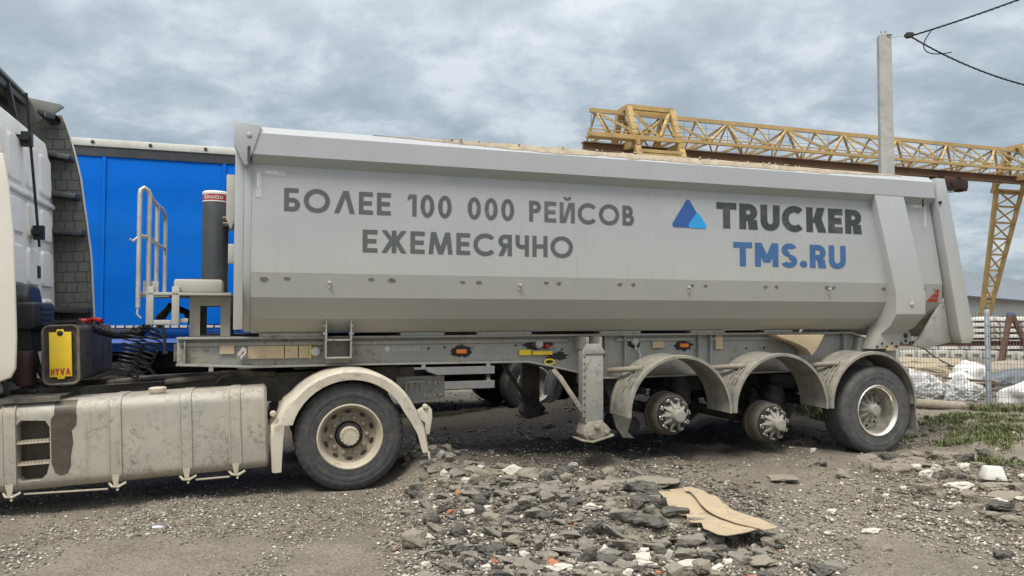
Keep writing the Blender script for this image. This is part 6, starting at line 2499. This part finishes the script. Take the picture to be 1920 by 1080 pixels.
gravel('rubble_crumbs', 12000, .018, .075, 'broken asphalt crumbs filling the rubble heap', (820, 1440, 868, 1120, .8), 8, [(.12, .108, .09), (.16, .145, .118), (.21, .185, .15), (.09, .08, .066), (.26, .23, .18), (.07, .063, .053), (.18, .155, .12)])
gravel('rubble_crumbs', 2600, .02, .07, 'crumbs of soil and stone on the banked ground at the right', (1640, 1990, 770, 1000, 1), 9, [(.12, .10, .08), (.2, .17, .13), (.09, .078, .06), (.28, .24, .19), (.45, .41, .34)])
gravel('soil_clods', 5000, .02, .09, 'clods of dark soil under and behind the trailer', (780, 1960, 735, 840, 1.2), 6, [(.07, .06, .048), (.10, .086, .066), (.05, .043, .035), (.15, .13, .10)])

# ------------------------------------------------------------------ grass
def grass_mat():
    m = bpy.data.materials.new('grass_blades')
    m.use_nodes = True
    nt = m.node_tree
    p = nt.nodes['Principled BSDF']
    g = nt.nodes.new('ShaderNodeNewGeometry')
    rp = nt.nodes.new('ShaderNodeValToRGB')
    rp.color_ramp.elements[0].color = (.075, .085, .028, 1)
    rp.color_ramp.elements[1].color = (.25, .25, .10, 1)
    e_ = rp.color_ramp.elements.new(.9)
    e_.color = (.15, .175, .055, 1)
    nt.links.new(g.outputs['Random Per Island'], rp.inputs[0])
    nt.links.new(rp.outputs[0], p.inputs['Base Color'])
    p.inputs['Roughness'].default_value = .6
    return m


MG = grass_mat()
gg = np.random.default_rng(21)


def grass(label, patches, n):
    vs, fs = [], []
    w_ = np.array([p[2] * p[3] for p in patches])
    pick = gg.choice(len(patches), n, p=w_ / w_.sum())
    last = None
    for q_, k in enumerate(np.sort(pick)):
        cx_, cy_, rx, ry, hh = patches[k]
        if last is not None and gg.random() < .93 and k == last[3]:
            x, y = last[0] + gg.normal(0, last[2]), last[1] + gg.normal(0, last[2])
        else:
          for _ in range(6):
            a, r = gg.uniform(0, 2 * math.pi), math.sqrt(gg.random())
            x, y = cx_ + rx * r * math.cos(a), cy_ + ry * r * math.sin(a)
            if vnoise(np.array([x * 2.4 + 5]), np.array([y * 2.4]))[0] + gg.uniform(-.2, .2) > -.08:
                break
          last = (x, y, gg.uniform(.015, .06), k, gg.uniform(.45, 1.25))
        z = gz(x, y)
        h = hh * gg.uniform(.3, 1.0) * last[4]
        d = gg.uniform(0, 2 * math.pi)
        lx, ly = math.cos(d), math.sin(d)
        ln = gg.uniform(.1, .9) * h
        wd = gg.uniform(.003, .007) * (2.2 if gg.random() < .12 else 1)
        px_, py_ = -ly * wd, lx * wd
        o = len(vs)
        vs += [(x - px_, y - py_, z - .01), (x + px_, y + py_, z - .01), (x + lx * ln * .4 - px_ * .8, y + ly * ln * .4 - py_ * .8, z + h * .6), (x + lx * ln * .4 + px_ * .8, y + ly * ln * .4 + py_ * .8, z + h * .6), (x + lx * ln, y + ly * ln, z + h)]
        fs += [(o, o + 1, o + 3, o + 2), (o + 2, o + 3, o + 4)]
    me = bpy.data.meshes.new('grass')
    me.from_pydata(vs, [], fs)
    me.materials.append(MG)
    o = bpy.data.objects.new('grass', me)
    COL.objects.link(o)
    return tag(o, label, None, None, 'stuff')


grass('green weeds and grass along the edge of the yard', [(4.7, 12.0, .9, .7, .26), (5.2, 11.3, .6, .4, .18), (5.8, 9.6, .7, .6, .085), (5.6, 8.9, .35, .5, .07), (8.5, 12.8, .7, .3, .15), (5.25, 7.8, .35, .3, .09), (6.5, 10.4, .8, .6, .06), (5.2, 9.9, .4, .3, .07), (6.9, 9.4, .8, .6, .07)], 21000)
# ------------------------------------------------------------------ litter
x, y = ground_at(285, 998)
mb = MB()
mb.lathe([(.016, 0), (.022, .01), (.024, .07), (.012, .10), (.010, .12)], (0, 0, 0), 12, 'x')
o = mb.build('plastic_bottle_piece', M_bottleblue, None)
o.location = (x, y, gz(x, y) + .008)
o.scale = (.8, .8, .6)
o.rotation_euler = (0, R(8), R(35))
tag(o, 'small crushed white and blue plastic bottle on the dirt at the left', 'litter')
x, y = ground_at(853, 1056)
mb = MB()
pts = [Vector((.20 * math.cos(t), .14 * math.sin(t), 0)) for t in [R(a) for a in range(30, 330, 12)]]
pts = [p + Vector((0, 0, gz(x + p.x, y + p.y) + .012 + (.03 if p.y > 0 else .0))) for p in pts]
mb.tube(pts, .004, 6)
o = mb.build('wire_loop', M_cable, None)
o.location = (x, y, 0)
tag(o, 'thin loop of black wire on the gravel left of the rubble', 'wire')
for px, py, lab in ((1058, 909, 'dark green glass shard standing in the gravel behind the rubble'),):
    x, y = ground_at(px, py + 8)
    mb = MB()
    mb.prism([(-.03, 0), (.025, 0), (.03, .04), (.02, .065), (.0, .035)], -.004, .004)
    o = mb.build('glass_shard', M_glassgreen, None)
    o.location = (x, y, gz(x, y) - .005)
    o.rotation_euler = (R(-20), 0, R(10))
    tag(o, lab, 'glass shard')
